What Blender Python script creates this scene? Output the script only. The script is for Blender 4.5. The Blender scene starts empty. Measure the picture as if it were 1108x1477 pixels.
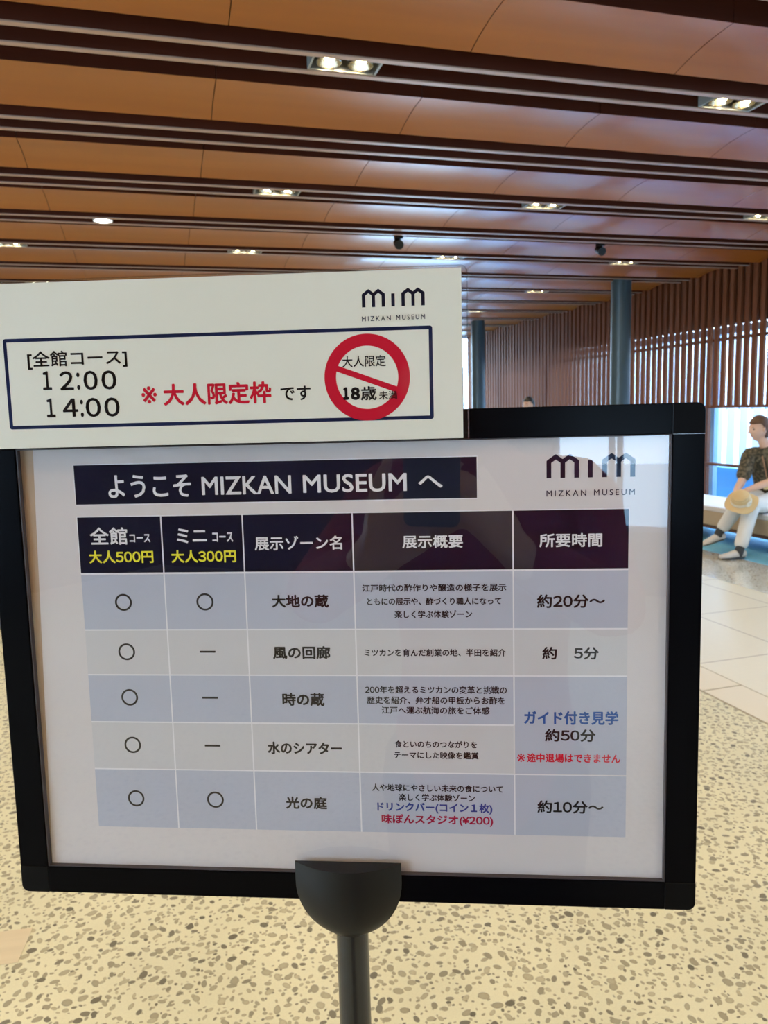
import bpy, bmesh, math, random
from mathutils import Vector, Matrix, geometry
random.seed(7)
sc = bpy.context.scene
COL = sc.collection
PI = math.pi

# ------------------------------------------------------------------ camera
CAM = Vector((0, 0, 1.42))
right = Vector((0.9592, -0.2816, -0.0272)).normalized()
fwd = Vector((0.2758, 0.9521, -0.1323)).normalized()
right = (right - fwd * right.dot(fwd)).normalized()
up = right.cross(fwd)
cd = bpy.data.cameras.new('camera')
cam = bpy.data.objects.new('camera', cd)
COL.objects.link(cam)
cam.matrix_world = Matrix(((right.x, up.x, -fwd.x, CAM.x), (right.y, up.y, -fwd.y, CAM.y), (right.z, up.z, -fwd.z, CAM.z), (0, 0, 0, 1)))
cd.sensor_fit = 'HORIZONTAL'
cd.sensor_width = 36.0
cd.lens = 35.98
cd.clip_start = 0.02
cd.clip_end = 200
cd.dof.use_dof = True
cd.dof.focus_distance = 0.52
cd.dof.aperture_fstop = 30.0
sc.camera = cam

# ------------------------------------------------------------------ light
sc.view_settings.view_transform = 'Standard'
sc.view_settings.look = 'None'
sc.view_settings.exposure = -0.15
sc.view_settings.gamma = 1.0
sc.view_settings.use_curve_mapping = False
w = bpy.data.worlds.new('sky')
sc.world = w
w.use_nodes = True
bg = w.node_tree.nodes['Background']
bg.inputs[0].default_value = (0.60, 0.80, 1.0, 1)
bg.inputs[1].default_value = 13.0
SPOT_W = 50.0
SPOT_COL = (1.0, 0.80, 0.52)
sc.cycles.max_bounces = 8
sc.cycles.diffuse_bounces = 4
sc.cycles.glossy_bounces = 4
sc.cycles.transparent_max_bounces = 16
sc.cycles.caustics_reflective = False
sc.cycles.caustics_refractive = False
sc.cycles.sample_clamp_indirect = 6.0

# ------------------------------------------------------------------ materials
def mat(name, col, rough=0.5, metal=0.0, spec=0.5, coat=0.0, coat_rough=0.1, emit=None, es=0.0):
    m = bpy.data.materials.new(name)
    m.use_nodes = True
    b = m.node_tree.nodes['Principled BSDF']
    b.inputs['Base Color'].default_value = (*col, 1)
    b.inputs['Roughness'].default_value = rough
    b.inputs['Metallic'].default_value = metal
    b.inputs['Specular IOR Level'].default_value = spec
    b.inputs['Coat Weight'].default_value = coat
    b.inputs['Coat Roughness'].default_value = coat_rough
    if emit:
        b.inputs['Emission Color'].default_value = (*emit, 1)
        b.inputs['Emission Strength'].default_value = es
    return m

class NT:
    """small helper for node graphs"""
    def __init__(s, m):
        s.t = m.node_tree
        s.b = s.t.nodes['Principled BSDF']
    def n(s, kind, **kw):
        nd = s.t.nodes.new(kind)
        for k, v in kw.items():
            if k.startswith('i_'):
                key = k[2:]
                nd.inputs[int(key) if key.isdigit() else key].default_value = v
            else:
                setattr(nd, k, v)
        return nd
    def l(s, a, b): s.t.links.new(a, b)
    def math(s, op, a, b=None, c=None, clamp=False):
        nd = s.n('ShaderNodeMath', operation=op)
        nd.use_clamp = clamp
        for i, v in enumerate((a, b, c)):
            if v is None: continue
            if isinstance(v, (int, float)): nd.inputs[i].default_value = v
            else: s.l(v, nd.inputs[i])
        return nd.outputs[0]
    def mix(s, f, a, b):
        nd = s.n('ShaderNodeMix', data_type='RGBA')
        for sock, v in ((nd.inputs[0], f), (nd.inputs[6], a), (nd.inputs[7], b)):
            if isinstance(v, (int, float)): sock.default_value = v
            elif isinstance(v, tuple): sock.default_value = (*v, 1)
            else: s.l(v, sock)
        return nd.outputs[2]

def wood(name, c1, c2, rough, axis='X', grain=18, spec=0.5, coat=0.0):
    m = mat(name, c1, rough, spec=spec, coat=coat, coat_rough=0.15)
    g = NT(m)
    tc = g.n('ShaderNodeTexCoord')
    mp = g.n('ShaderNodeMapping')
    s = {'X': (0.6, grain, grain), 'Y': (grain, 0.6, grain), 'Z': (grain, grain, 0.6)}[axis]
    mp.inputs['Scale'].default_value = s
    g.l(tc.outputs['Object'], mp.inputs['Vector'])
    nz = g.n('ShaderNodeTexNoise', i_Scale=1.0, i_Detail=4.0)
    g.l(mp.outputs[0], nz.inputs['Vector'])
    f = g.math('MULTIPLY_ADD', nz.outputs['Fac'], 2.2, -0.6, clamp=True)
    g.l(g.mix(f, c1, c2), g.b.inputs['Base Color'])
    return m

def clear(name, tint=(1, 1, 1), rough=0.02, ior=1.5, extra=0.0):
    m = bpy.data.materials.new(name)
    m.use_nodes = True
    t = m.node_tree
    t.nodes.remove(t.nodes['Principled BSDF'])
    out = t.nodes['Material Output']
    tr = t.nodes.new('ShaderNodeBsdfTransparent'); tr.inputs[0].default_value = (*tint, 1)
    gl = t.nodes.new('ShaderNodeBsdfGlossy'); gl.inputs['Roughness'].default_value = rough
    fr = t.nodes.new('ShaderNodeFresnel'); fr.inputs[0].default_value = ior
    ad = t.nodes.new('ShaderNodeMath'); ad.operation = 'ADD'; ad.inputs[1].default_value = extra
    mx = t.nodes.new('ShaderNodeMixShader')
    ge = t.nodes.new('ShaderNodeNewGeometry')
    iv = t.nodes.new('ShaderNodeMath'); iv.operation = 'SUBTRACT'; iv.inputs[0].default_value = 1.0
    mu = t.nodes.new('ShaderNodeMath'); mu.operation = 'MULTIPLY'
    t.links.new(ge.outputs['Backfacing'], iv.inputs[1])         # only the outer face of a pane mirrors
    t.links.new(fr.outputs[0], ad.inputs[0])
    t.links.new(ad.outputs[0], mu.inputs[0])
    t.links.new(iv.outputs[0], mu.inputs[1])
    t.links.new(mu.outputs[0], mx.inputs[0])
    t.links.new(tr.outputs[0], mx.inputs[1])
    t.links.new(gl.outputs[0], mx.inputs[2])
    t.links.new(mx.outputs[0], out.inputs[0])
    return m

def pebble_material(name, base, pebs, scale, cover, rough=0.35, coat=0.0):
    """cream cement with separate elongated pebbles of mixed size and tone"""
    m = mat(name, base, rough, spec=0.5, coat=coat, coat_rough=0.12)
    g = NT(m)
    tc = g.n('ShaderNodeTexCoord')
    nz = g.n('ShaderNodeTexNoise', i_Scale=scale * 2.2, i_Detail=1.0)
    g.l(tc.outputs['Object'], nz.inputs['Vector'])
    sub = g.n('ShaderNodeVectorMath', operation='SUBTRACT'); g.l(nz.outputs['Color'], sub.inputs[0]); sub.inputs[1].default_value = (.5, .5, .5)
    scl = g.n('ShaderNodeVectorMath', operation='SCALE'); g.l(sub.outputs[0], scl.inputs[0]); scl.inputs['Scale'].default_value = 0.07 / scale
    add = g.n('ShaderNodeVectorMath', operation='ADD'); g.l(tc.outputs['Object'], add.inputs[0]); g.l(scl.outputs[0], add.inputs[1])
    n2 = g.n('ShaderNodeTexNoise', i_Scale=3.0, i_Detail=5.0); g.l(tc.outputs['Object'], n2.inputs['Vector'])
    n3 = g.n('ShaderNodeTexNoise', i_Scale=220.0, i_Detail=2.0); g.l(tc.outputs['Object'], n3.inputs['Vector'])
    f = g.math('ADD', g.math('MULTIPLY', n2.outputs['Fac'], 0.6), g.math('MULTIPLY', n3.outputs['Fac'], 0.4))
    col = g.mix(g.math('MULTIPLY_ADD', f, 2.0, -0.5, clamp=True), tuple(c * 0.86 for c in base), tuple(min(1, c * 1.1) for c in base))
    height = None
    for k, (sc_, cov) in enumerate(((2.1, .42), (1.0, .80))):
        mp = g.n('ShaderNodeMapping')
        mp.inputs['Location'].default_value = (3.37 * k, 1.71 * k, 0)
        mp.inputs['Rotation'].default_value = (0, 0, 0.5 * k)
        mp.inputs['Scale'].default_value = (scale * sc_, scale * sc_, 0.0)
        g.l(add.outputs[0], mp.inputs['Vector'])
        vo = g.n('ShaderNodeTexVoronoi', voronoi_dimensions='2D', i_Scale=1.0, i_Randomness=0.72)
        g.l(mp.outputs[0], vo.inputs['Vector'])
        sep = g.n('ShaderNodeSeparateColor'); g.l(vo.outputs['Color'], sep.inputs[0])
        df = g.n('ShaderNodeVectorMath', operation='SUBTRACT'); g.l(mp.outputs[0], df.inputs[0]); g.l(vo.outputs['Position'], df.inputs[1])
        rt = g.n('ShaderNodeVectorRotate', rotation_type='Z_AXIS'); g.l(df.outputs[0], rt.inputs['Vector'])
        g.l(g.math('MULTIPLY', sep.outputs[1], 6.283), rt.inputs['Angle'])
        sx = g.n('ShaderNodeSeparateXYZ'); g.l(rt.outputs[0], sx.inputs[0])
        asp = g.math('MULTIPLY_ADD', g.math('FRACT', g.math('MULTIPLY', sep.outputs[2], 7.31)), 0.75, 1.2)
        yy = g.math('MULTIPLY', sx.outputs[1], asp)
        dist = g.math('SQRT', g.math('ADD', g.math('MULTIPLY', sx.outputs[0], sx.outputs[0]), g.math('MULTIPLY', yy, yy)))
        thr = g.math('MULTIPLY_ADD', g.math('POWER', sep.outputs[0], 1.6), 0.18, 0.26)
        ins = g.math('MULTIPLY', g.math('SUBTRACT', thr, dist), 22.0, clamp=True)
        there = g.math('LESS_THAN', g.math('FRACT', g.math('MULTIPLY', sep.outputs[1], 13.7)), cover * cov)
        msk = g.math('MULTIPLY', ins, there)
        rp = g.n('ShaderNodeValToRGB')
        els = rp.color_ramp.elements
        els[0].position = 0.0; els[0].color = (*pebs[0], 1)
        els[1].position = 1.0; els[1].color = (*pebs[-1], 1)
        for q in range(1, len(pebs) - 1):
            e = els.new(q / (len(pebs) - 1)); e.color = (*pebs[q], 1)
        g.l(sep.outputs[2], rp.inputs[0])
        pc = g.mix(g.math('MULTIPLY', n3.outputs['Fac'], 0.5), rp.outputs[0], tuple(c * 0.9 for c in pebs[1]))
        rim = g.math('POWER', g.math('DIVIDE', dist, thr), 4.0, clamp=True)
        pc = g.mix(g.math('MULTIPLY', rim, 0.45), pc, tuple(c * 0.5 for c in pebs[1]))
        col = g.mix(msk, col, pc)
        height = msk if height is None else g.math('MAXIMUM', height, msk)
    g.l(col, g.b.inputs['Base Color'])
    bp = g.n('ShaderNodeBump', i_Strength=0.25, i_Distance=0.002)
    g.l(height, bp.inputs['Height'])
    g.l(bp.outputs[0], g.b.inputs['Normal'])
    return m

M = {}
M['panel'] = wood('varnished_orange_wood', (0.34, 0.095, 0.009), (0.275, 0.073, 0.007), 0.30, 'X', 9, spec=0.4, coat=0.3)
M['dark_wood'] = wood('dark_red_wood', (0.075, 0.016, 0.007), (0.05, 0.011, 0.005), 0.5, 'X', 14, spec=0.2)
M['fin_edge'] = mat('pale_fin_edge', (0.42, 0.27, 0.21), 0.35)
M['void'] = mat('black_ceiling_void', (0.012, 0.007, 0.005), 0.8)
M['slat'] = wood('red_brown_slat_wood', (0.21, 0.075, 0.036), (0.14, 0.047, 0.022), 0.6, 'Z', 22, spec=0.12)
M['slat_dark'] = wood('dark_slat_wood', (0.13, 0.045, 0.022), (0.09, 0.03, 0.015), 0.5, 'Y', 16)
M['backing'] = wood('brown_backing_board', (0.20, 0.075, 0.035), (0.14, 0.05, 0.022), 0.5, 'Z', 12)
M['plaster'] = mat('cream_plaster', (0.72, 0.68, 0.60), 0.8)
M['steel_blue'] = mat('blue_grey_painted_steel', (0.050, 0.085, 0.11), 0.32, spec=0.6)
M['frame_blue'] = mat('pale_blue_window_frame', (0.22, 0.38, 0.62), 0.4)
M['white_paint'] = mat('white_paint', (0.82, 0.84, 0.85), 0.5)
M['blue_tile'] = mat('sky_blue_tile', (0.10, 0.42, 0.80), 0.3)
M['glass'] = clear('window_glass', (0.93, 0.97, 1.0))
M['black'] = mat('black_satin_plastic', (0.002, 0.002, 0.003), 0.2, spec=0.05)
M['black_cap'] = mat('black_corner_plastic', (0.003, 0.003, 0.0035), 0.35, spec=0.08)
M['black_matt'] = mat('black_matt_plastic', (0.006, 0.006, 0.0065), 0.4, spec=0.3)
M['black_tube'] = mat('black_painted_tube', (0.012, 0.012, 0.013), 0.25, spec=0.6)
M['alu'] = mat('bright_aluminium', (0.6, 0.6, 0.62), 0.3, metal=1.0)
M['reflector'] = mat('satin_lamp_reflector', (0.34, 0.31, 0.24), 0.25, metal=1.0)
M['cover'] = clear('clear_cover_sheet', (1, 1, 1), 0.012, 1.45, 0.038)
M['sleeve'] = clear('clear_card_sleeve', (0.97, 0.98, 0.98), 0.04, 1.45)
M['sleeve_rim'] = clear('sleeve_weld', (0.85, 0.86, 0.86), 0.12, 1.5, 0.12)
M['paper'] = mat('white_poster_paper', (0.67, 0.625, 0.62), 0.6, spec=0.06)
M['card'] = mat('cream_card_paper', (0.86, 0.825, 0.72), 0.6)
M['cell_blue'] = mat('pale_blue_cell', (0.47, 0.49, 0.575), 0.6, spec=0.06)
M['cell_white'] = mat('off_white_cell', (0.60, 0.585, 0.595), 0.6, spec=0.06)
M['line'] = mat('white_cell_line', (0.78, 0.76, 0.78), 0.6, spec=0.06)
M['navy_cell'] = mat('near_black_navy_print', (0.008, 0.008, 0.022), 0.6, spec=0.06)
M['ink'] = mat('black_ink', (0.013, 0.011, 0.014), 0.6, spec=0.06)
M['white'] = mat('white_print', (0.78, 0.77, 0.78), 0.6, spec=0.06)
M['yellow'] = mat('yellow_print', (0.83, 0.75, 0.05), 0.6, spec=0.06)
M['navy_blue'] = mat('navy_blue_print', (0.035, 0.055, 0.26), 0.6, spec=0.06)
M['blue'] = mat('blue_print', (0.03, 0.10, 0.33), 0.6, spec=0.06)
M['red'] = mat('red_print', (0.62, 0.012, 0.035), 0.6, spec=0.06)
M['crimson'] = mat('crimson_print', (0.36, 0.012, 0.05), 0.6, spec=0.06)
M['logo'] = mat('midnight_print', (0.012, 0.012, 0.035), 0.6, spec=0.06)
M['box_navy'] = mat('navy_border_print', (0.012, 0.018, 0.075), 0.6, spec=0.06)
M['pebble'] = pebble_material('exposed_pebble_floor', (0.665, 0.64, 0.44), [(.07, .064, .045), (.25, .23, .155), (.34, .31, .20), (.36, .33, .215), (.42, .385, .25), (.46, .42, .27), (.53, .48, .31)], 29.0, 1.2)
M['gravel'] = pebble_material('fine_grey_pebble_strip', (0.66, 0.65, 0.57), [(.22, .22, .20), (.36, .35, .3), (.5, .48, .41), (.58, .56, .5)], 40.0, 1.0, 0.2, 1.0)

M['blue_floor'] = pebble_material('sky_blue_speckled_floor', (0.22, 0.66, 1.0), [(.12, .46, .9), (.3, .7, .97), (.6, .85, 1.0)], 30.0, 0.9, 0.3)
def tile_material():
    m = mat('stone_tiles', (0.70, 0.66, 0.56), 0.3)
    g = NT(m)
    tc = g.n('ShaderNodeTexCoord')
    mp = g.n('ShaderNodeMapping')
    mp.inputs['Rotation'].default_value = (0, 0, -PI / 2)
    mp.inputs['Location'].default_value = (0, 0, 0)
    g.l(tc.outputs['Object'], mp.inputs['Vector'])
    br = g.n('ShaderNodeTexBrick', offset=0.0, squash=1.0)
    br.inputs['Color1'].default_value = (0.71, 0.69, 0.56, 1)
    br.inputs['Color2'].default_value = (0.68, 0.66, 0.54, 1)
    br.inputs['Mortar'].default_value = (0.36, 0.33, 0.27, 1)
    br.inputs['Scale'].default_value = 1.0
    br.inputs['Mortar Size'].default_value = 0.006
    br.inputs['Brick Width'].default_value = 0.824
    br.inputs['Row Height'].default_value = 0.65
    g.l(mp.outputs[0], br.inputs['Vector'])
    nz = g.n('ShaderNodeTexNoise', i_Scale=30.0, i_Detail=6.0)
    g.l(tc.outputs['Object'], nz.inputs['Vector'])
    c = g.mix(g.math('MULTIPLY', nz.outputs['Fac'], 0.25), br.outputs[0], (0.5, 0.47, 0.40))
    g.l(c, g.b.inputs['Base Color'])
    return m
M['tile'] = tile_material()

# ------------------------------------------------------------------ helpers
def link(name, me, parent=None, loc=(0, 0, 0)):
    o = bpy.data.objects.new(name, me)
    COL.objects.link(o)
    o.location = loc
    if parent is not None: o.parent = parent
    return o

def obj(name, bm, mats, parent=None, loc=(0, 0, 0), smooth=False, origin=None):
    """link bm as one mesh object; origin: world point that becomes the local zero"""
    if origin is not None:
        bmesh.ops.translate(bm, verts=bm.verts, vec=-Vector(origin))
    me = bpy.data.meshes.new(name)
    bm.to_mesh(me); bm.free()
    if not isinstance(mats, (list, tuple)): mats = [mats]
    for m in mats: me.materials.append(m)
    if smooth:
        me.polygons.foreach_set('use_smooth', [True] * len(me.polygons))
        try: me.set_sharp_from_angle(angle=math.radians(40))
        except Exception: pass
    return link(name, me, parent, loc)

def thing(name, label, cat, loc=(0, 0, 0), group=None, rz=0.0):
    o = link(name, None, None, loc)
    o.rotation_euler = (0, 0, rz)
    o.empty_display_size = 0.1
    o['label'] = label; o['category'] = cat
    if group: o['group'] = group
    return o

def structure(o, label=None):
    o['kind'] = 'structure'
    if label: o['label'] = label
    return o

def box(bm, x0, x1, y0, y1, z0, z1, mi=0):
    vs = [bm.verts.new((x, y, z)) for x in (x0, x1) for y in (y0, y1) for z in (z0, z1)]
    for f in ((0, 1, 3, 2), (4, 6, 7, 5), (0, 4, 5, 1), (2, 3, 7, 6), (0, 2, 6, 4), (1, 5, 7, 3)):
        fc = bm.faces.new([vs[i] for i in f]); fc.material_index = mi
    return vs

def tube(bm, p0, p1, r0, r1=None, seg=20, caps=True, mi=0):
    p0 = Vector(p0); p1 = Vector(p1); r1 = r0 if r1 is None else r1
    ax = (p1 - p0).normalized()
    a = ax.orthogonal().normalized(); b = ax.cross(a)
    A = []; B = []
    for i in range(seg):
        t = 2 * PI * i / seg
        d = a * math.cos(t) + b * math.sin(t)
        A.append(bm.verts.new(p0 + d * r0)); B.append(bm.verts.new(p1 + d * r1))
    for i in range(seg):
        j = (i + 1) % seg
        f = bm.faces.new((A[i], A[j], B[j], B[i])); f.material_index = mi
    if caps:
        bm.faces.new(A[::-1]).material_index = mi; bm.faces.new(B).material_index = mi

def lathe(bm, prof, seg=32, c=(0, 0, 0), mi=0):
    rings = []
    for r, z in prof:
        if r < 1e-6: rings.append([bm.verts.new((c[0], c[1], c[2] + z))])
        else: rings.append([bm.verts.new((c[0] + r * math.cos(2 * PI * i / seg), c[1] + r * math.sin(2 * PI * i / seg), c[2] + z)) for i in range(seg)])
    for A, B in zip(rings, rings[1:]):
        for i in range(seg):
            j = (i + 1) % seg
            q = [A[i % len(A)], A[j % len(A)], B[j % len(B)], B[i % len(B)]]
            q = list(dict.fromkeys(q))
            if len(q) > 2: bm.faces.new(q).material_index = mi

def bevel(bm, w, seg=2):
    bmesh.ops.bevel(bm, geom=bm.edges[:], offset=w, segments=seg, affect='EDGES', profile=0.7)

def fix(bm):
    bmesh.ops.recalc_face_normals(bm, faces=bm.faces[:])
    return bm

# ------------------------------------------------------------------ setting: floor
XL, XR, YB, YE = -6.0, 6.0, -6.0, 14.5
ZC = 2.80                                                       # lower lip of the ceiling panels
bm = bmesh.new(); box(bm, XL, 2.49, YB, YE, -0.12, 0)
floor = structure(obj('floor', bm, M['pebble']))
bm = bmesh.new()
box(bm, 2.735, 4.225, YB, YE, -0.12, 0)
obj('stone_tile_paving', bm, M['tile'], floor, origin=(2.725, 4.226, 0), loc=(2.725, 4.226, 0))
bm = bmesh.new()
y = YB
while y < YE:
    box(bm, 2.505, 2.728, y + 0.004, min(y + 0.82, YE) - 0.004, -0.12, 0); y += 0.824
obj('border_stones', bm, mat('border_stone', (0.68, 0.64, 0.52), 0.35), floor)
bm = bmesh.new(); box(bm, 2.49, 2.505, YB, YE, -0.12, -0.001)
for yy in [YB + 0.824 * k for k in range(25)]: box(bm, 2.505, 2.735, yy - 0.004, yy + 0.004, -0.12, -0.002)
box(bm, 2.728, 2.735, YB, YE, -0.12, -0.001)
obj('joint', bm, mat('sandy_joint', (0.33, 0.29, 0.2), 0.8), floor)
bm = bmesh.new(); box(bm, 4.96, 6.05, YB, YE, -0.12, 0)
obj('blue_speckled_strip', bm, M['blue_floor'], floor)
bm = bmesh.new(); box(bm, 4.225, 4.96, YB, YE, -0.12, 0); box(bm, 6.05, 6.5, YB, YE, -0.12, 0)
obj('fine_pebble_strip', bm, M['gravel'], floor)

# ------------------------------------------------------------------ setting: ceiling
bm = bmesh.new(); box(bm, XL - .1, XR + .3, YB, YE, 2.99, 3.10)
ceiling = structure(obj('ceiling', bm, M['void']))
PER = 0.925
LIPS = [2.986 + PER * k for k in range(-9, 13)]
def panel_bm(lip):
    bm = bmesh.new()
    n = 10
    x = 1.27 - 0.935 * 8
    while x < XR:
        a, b = max(x + 0.0018, XL), min(x + 0.935 - 0.0018, XR)
        if b > a:
            prof = []
            for i in range(n + 1):
                t = i / n
                prof.append((lip - 0.35 + 0.35 * t, ZC + 0.045 * (1 - t ** 2.2)))
            loop = prof + [(lip, 2.98), (lip - 0.35, 2.98)]
            A = [bm.verts.new((a, p[0], p[1])) for p in loop]
            B = [bm.verts.new((b, p[0], p[1])) for p in loop]
            m = len(loop)
            for i in range(m):
                j = (i + 1) % m
                f = bm.faces.new((A[i], A[j], B[j], B[i]))
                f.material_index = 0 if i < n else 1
                f.smooth = i < n
            bm.faces.new(A[::-1]).material_index = 1; bm.faces.new(B).material_index = 1
        x += 0.935
    return fix(bm)
for lip in LIPS:
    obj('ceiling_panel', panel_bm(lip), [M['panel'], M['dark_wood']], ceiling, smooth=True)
    for off in (0.155, 0.315):
        bm = bmesh.new()
        yc = lip + off
        box(bm, XL, XR, yc - 0.013, yc + 0.013, ZC + 0.004, 2.985)
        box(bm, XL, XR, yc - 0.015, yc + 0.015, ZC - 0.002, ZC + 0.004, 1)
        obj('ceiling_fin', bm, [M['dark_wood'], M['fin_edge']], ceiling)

# ------------------------------------------------------------------ setting: walls
bm = bmesh.new(); box(bm, XL - 0.15, XL, YB, -3.6, 0, 3.1); box(bm, XL - 0.15, XL, 3.6, YE, 0, 3.1); box(bm, XL - 0.15, XL, -3.6, 3.6, 2.6, 3.1); box(bm, XL - 0.15, XL, -3.6, 3.6, 0, .3)
structure(obj('wall_left', bm, M['dark_wood']))

def window(n, p0, p1, z0, z1, bars=(), depth=0.06, fw=0.05):
    """glazed opening in a vertical plane running from p0 to p1 (x, y)"""
    p0 = Vector((*p0, 0)); p1 = Vector((*p1, 0))
    d = (p1 - p0); L = d.length; d.normalize(); nrm = Vector((-d.y, d.x, 0))
    def bx(bm, a, b, za, zb, dep):
        vs = box(bm, a, b, -dep / 2, dep / 2, za, zb)
        for v in vs:
            q = v.co.copy(); v.co = p0 + d * q.x + nrm * q.y + Vector((0, 0, q.z))
    bm = bmesh.new()
    bx(bm, 0, fw, z0, z1, depth); bx(bm, L - fw, L, z0, z1, depth)
    bx(bm, fw, L - fw, z0, z0 + fw, depth); bx(bm, fw, L - fw, z1 - fw, z1, depth)
    for zb in bars: bx(bm, fw, L - fw, zb - fw / 2, zb + fw / 2, depth * .8)
    o = structure(obj('window_%d' % n, fix(bm), M['frame_blue']))
    bm = bmesh.new(); bx(bm, fw * .5, L - fw * .5, z0 + fw * .5, z1 - fw * .5, 0.008)
    obj('glass_pane', fix(bm), M['glass'], o)
    return o

for k, ya in enumerate((-3.6, -1.2, 1.2)): window(20 + k, (XL - 0.07, ya), (XL - 0.07, ya + 2.4), 0.3, 2.6)  # added, unseen left windows: let daylight onto the sign, clear of its mirror range
# right wall: slat screen before a glazed front
bm = bmesh.new(); box(bm, 6.075, 6.16, YB, YE, 2.24, 3.1)
wall_right = structure(obj('wall_right', bm, M['backing']))
bm = bmesh.new()
y = 0.6
while y < YE - 0.05:
    box(bm, 6.0, 6.030, y, y + 0.060, 1.342, 2.985); y += 0.113
obj('slat_screen', bm, M['slat'], wall_right)
for z0, z1, x0, x1 in ((2.068, 2.10, 6.035, 6.07), (1.335, 1.365, 6.035, 6.07), (0.688, 0.718, 6.02, 6.07)):
    bm = bmesh.new(); box(bm, x0, x1, 0.6, YE, z0, z1)
    obj('slat_rail', bm, M['slat_dark'], wall_right)
for k in range(-3, 5):
    yy = 7.46 + 1.85 * k
    bm = bmesh.new(); box(bm, 6.035, 6.075, yy - 0.025, yy + 0.025, 0.0, 2.24)
    obj('screen_post', bm, M['slat_dark'], wall_right)
n = 1
y = YB
while y < YE - 0.2:
    window(n, (6.28, y), (6.28, min(y + 1.708, YE)), 0.0, 2.24, bars=(), fw=0.075); n += 1; y += 1.7083
# far wall with a full-height glazed bay at its right end
bm = bmesh.new(); box(bm, XL, 3.9, YE, YE + 0.15, 0, 3.1); box(bm, 3.9, 6.3, YE, YE + 0.15, 2.84, 3.1)
structure(obj('wall_end', bm, M['plaster']))
window(n, (3.9, YE + 0.05), (6.3, YE + 0.05), 0.0, 2.84, bars=(), fw=0.06); n += 1
# wall behind the camera with one pair of narrow windows
bm = bmesh.new()
box(bm, XL, -1.35, YB - 0.15, YB, 0, 3.1); box(bm, -0.25, XR + .3, YB - 0.15, YB, 0, 3.1)
box(bm, -1.35, -0.25, YB - 0.15, YB, 0, 0.55); box(bm, -1.35, -0.25, YB - 0.15, YB, 1.75, 3.1)
structure(obj('wall_back', bm, M['dark_wood']))
for a in (-1.35, -0.79):
    window(n, (a, YB - 0.07), (a + 0.54, YB - 0.07), 0.55, 1.75, bars=(), fw=0.05); n += 1

# columns
for k, (x, y) in enumerate(((5.20, 7.92), (5.22, 12.1))):
    bm = bmesh.new(); tube(bm, (0, 0, 0), (0, 0, 2.98), 0.113, seg=40)
    o = obj('column', bm, M['steel_blue'], loc=(x, y, 0), smooth=True)
    structure(o, ('round blue-grey steel column nearer the seated person', 'round blue-grey steel column beside the bright far window')[k])

# outside
bm = bmesh.new(); box(bm, 6.5, 40, -40, 50, -0.3, -0.12); box(bm, -40, 6.5, 14.8, 50, -.3, -.12); box(bm, -40, 6.5, -40, -6.3, -.3, -.12)
structure(obj('courtyard_ground', bm, mat('pale_courtyard_paving', (0.45, 0.55, 0.62), 0.7)))
t = thing('courtyard_fence', 'white vertical louvre fence with blue rails outside the right windows', 'fence', (8.0, 5.0, -0.12))
bm = bmesh.new()
y = -6.0
while y < 12: box(bm, -0.03, 0.03, y, y + 0.16, 0, 2.6); y += 0.25
obj('louvre', bm, M['white_paint'], t)
for z in (1.42, 0.3, 2.5):
    bm = bmesh.new(); box(bm, 0.04, 0.08, -6, 12, z - 0.025, z + 0.025)
    obj('rail', bm, M['blue_tile'], t)
bm = bmesh.new()
box(bm, 0, 0.35, -6, 12, 0, 0.62)
box(bm, -0.05, 0.4, -6, 12, 0.62, 0.67)
o = obj('planter_wall', bm, M['blue_tile'], loc=(7.1, 5, -0.12))
o['label'] = 'low sky-blue wall outside, seen below the window rail'; o['category'] = 'wall'

# ------------------------------------------------------------------ downlights
def make_twin():
    r = thing('twin_downlight', 'x', 'ceiling light', (0, 0, 0))
    bm = bmesh.new()
    for s in (-1, 1): box(bm, s * 0.14 - 0.004, s * 0.14 + 0.004, -0.058, 0.058, 0, 0.11)
    box(bm, -0.136, 0.136, -0.058, -0.053, 0.012, 0.11); box(bm, -0.136, 0.136, 0.053, 0.058, 0, 0.11)
    box(bm, -0.136, 0.136, -0.053, 0.053, 0.105, 0.11)
    obj('housing', bm, [M['housing']], r)
    for s in (-1, 1):
        bm = bmesh.new()
        lathe(bm, [(0.050, 0.0), (0.053, 0.004), (0.044, 0.04), (0.020, 0.062), (0, 0.064)], 24, (s * 0.066, 0, 0.006))
        rf = obj('reflector', bm, M['reflector'], r, smooth=True)
        bm = bmesh.new()
        lathe(bm, [(0.0, -0.006), (0.010, -0.004), (0.019, 0.003), (0.022, 0.012), (0.012, 0.035), (0.0, 0.035)], 20, (s * 0.066, -0.012, 0.010))
        obj('bulb', bm, M['bulb'], rf, smooth=True)
    return r
M['housing'] = mat('grey_metal_housing', (0.30, 0.31, 0.30), 0.4, metal=0.4)
M['bulb'] = mat('glowing_warm_bulb', (1, .9, .7), 0.4, emit=(1.0, 0.82, 0.45), es=60.0)
M['bulb_white'] = mat('glowing_white_lamp', (1, 1, 1), 0.4, emit=(1.0, 0.96, 0.88), es=25.0)
def lamp_light(parent, loc, watts, size=2.9, col=None):
    ld = bpy.data.lights.new('lamp_glow', 'SPOT')
    ld.energy = watts; ld.color = col or SPOT_COL
    ld.spot_size = size; ld.spot_blend = 1.0; ld.shadow_soft_size = 0.05
    lo = bpy.data.objects.new('lamp_glow', ld); COL.objects.link(lo)
    lo.parent = parent; lo.location = loc
def copy_tree(o, parent=None):
    c = o.copy(); COL.objects.link(c)
    if parent is not None: c.parent = parent
    for ch in list(o.children): copy_tree(ch, c)
    return c
COLS = {-1.06: 'first', 0.82: 'second', 2.70: 'third', 4.58: 'fourth'}
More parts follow.
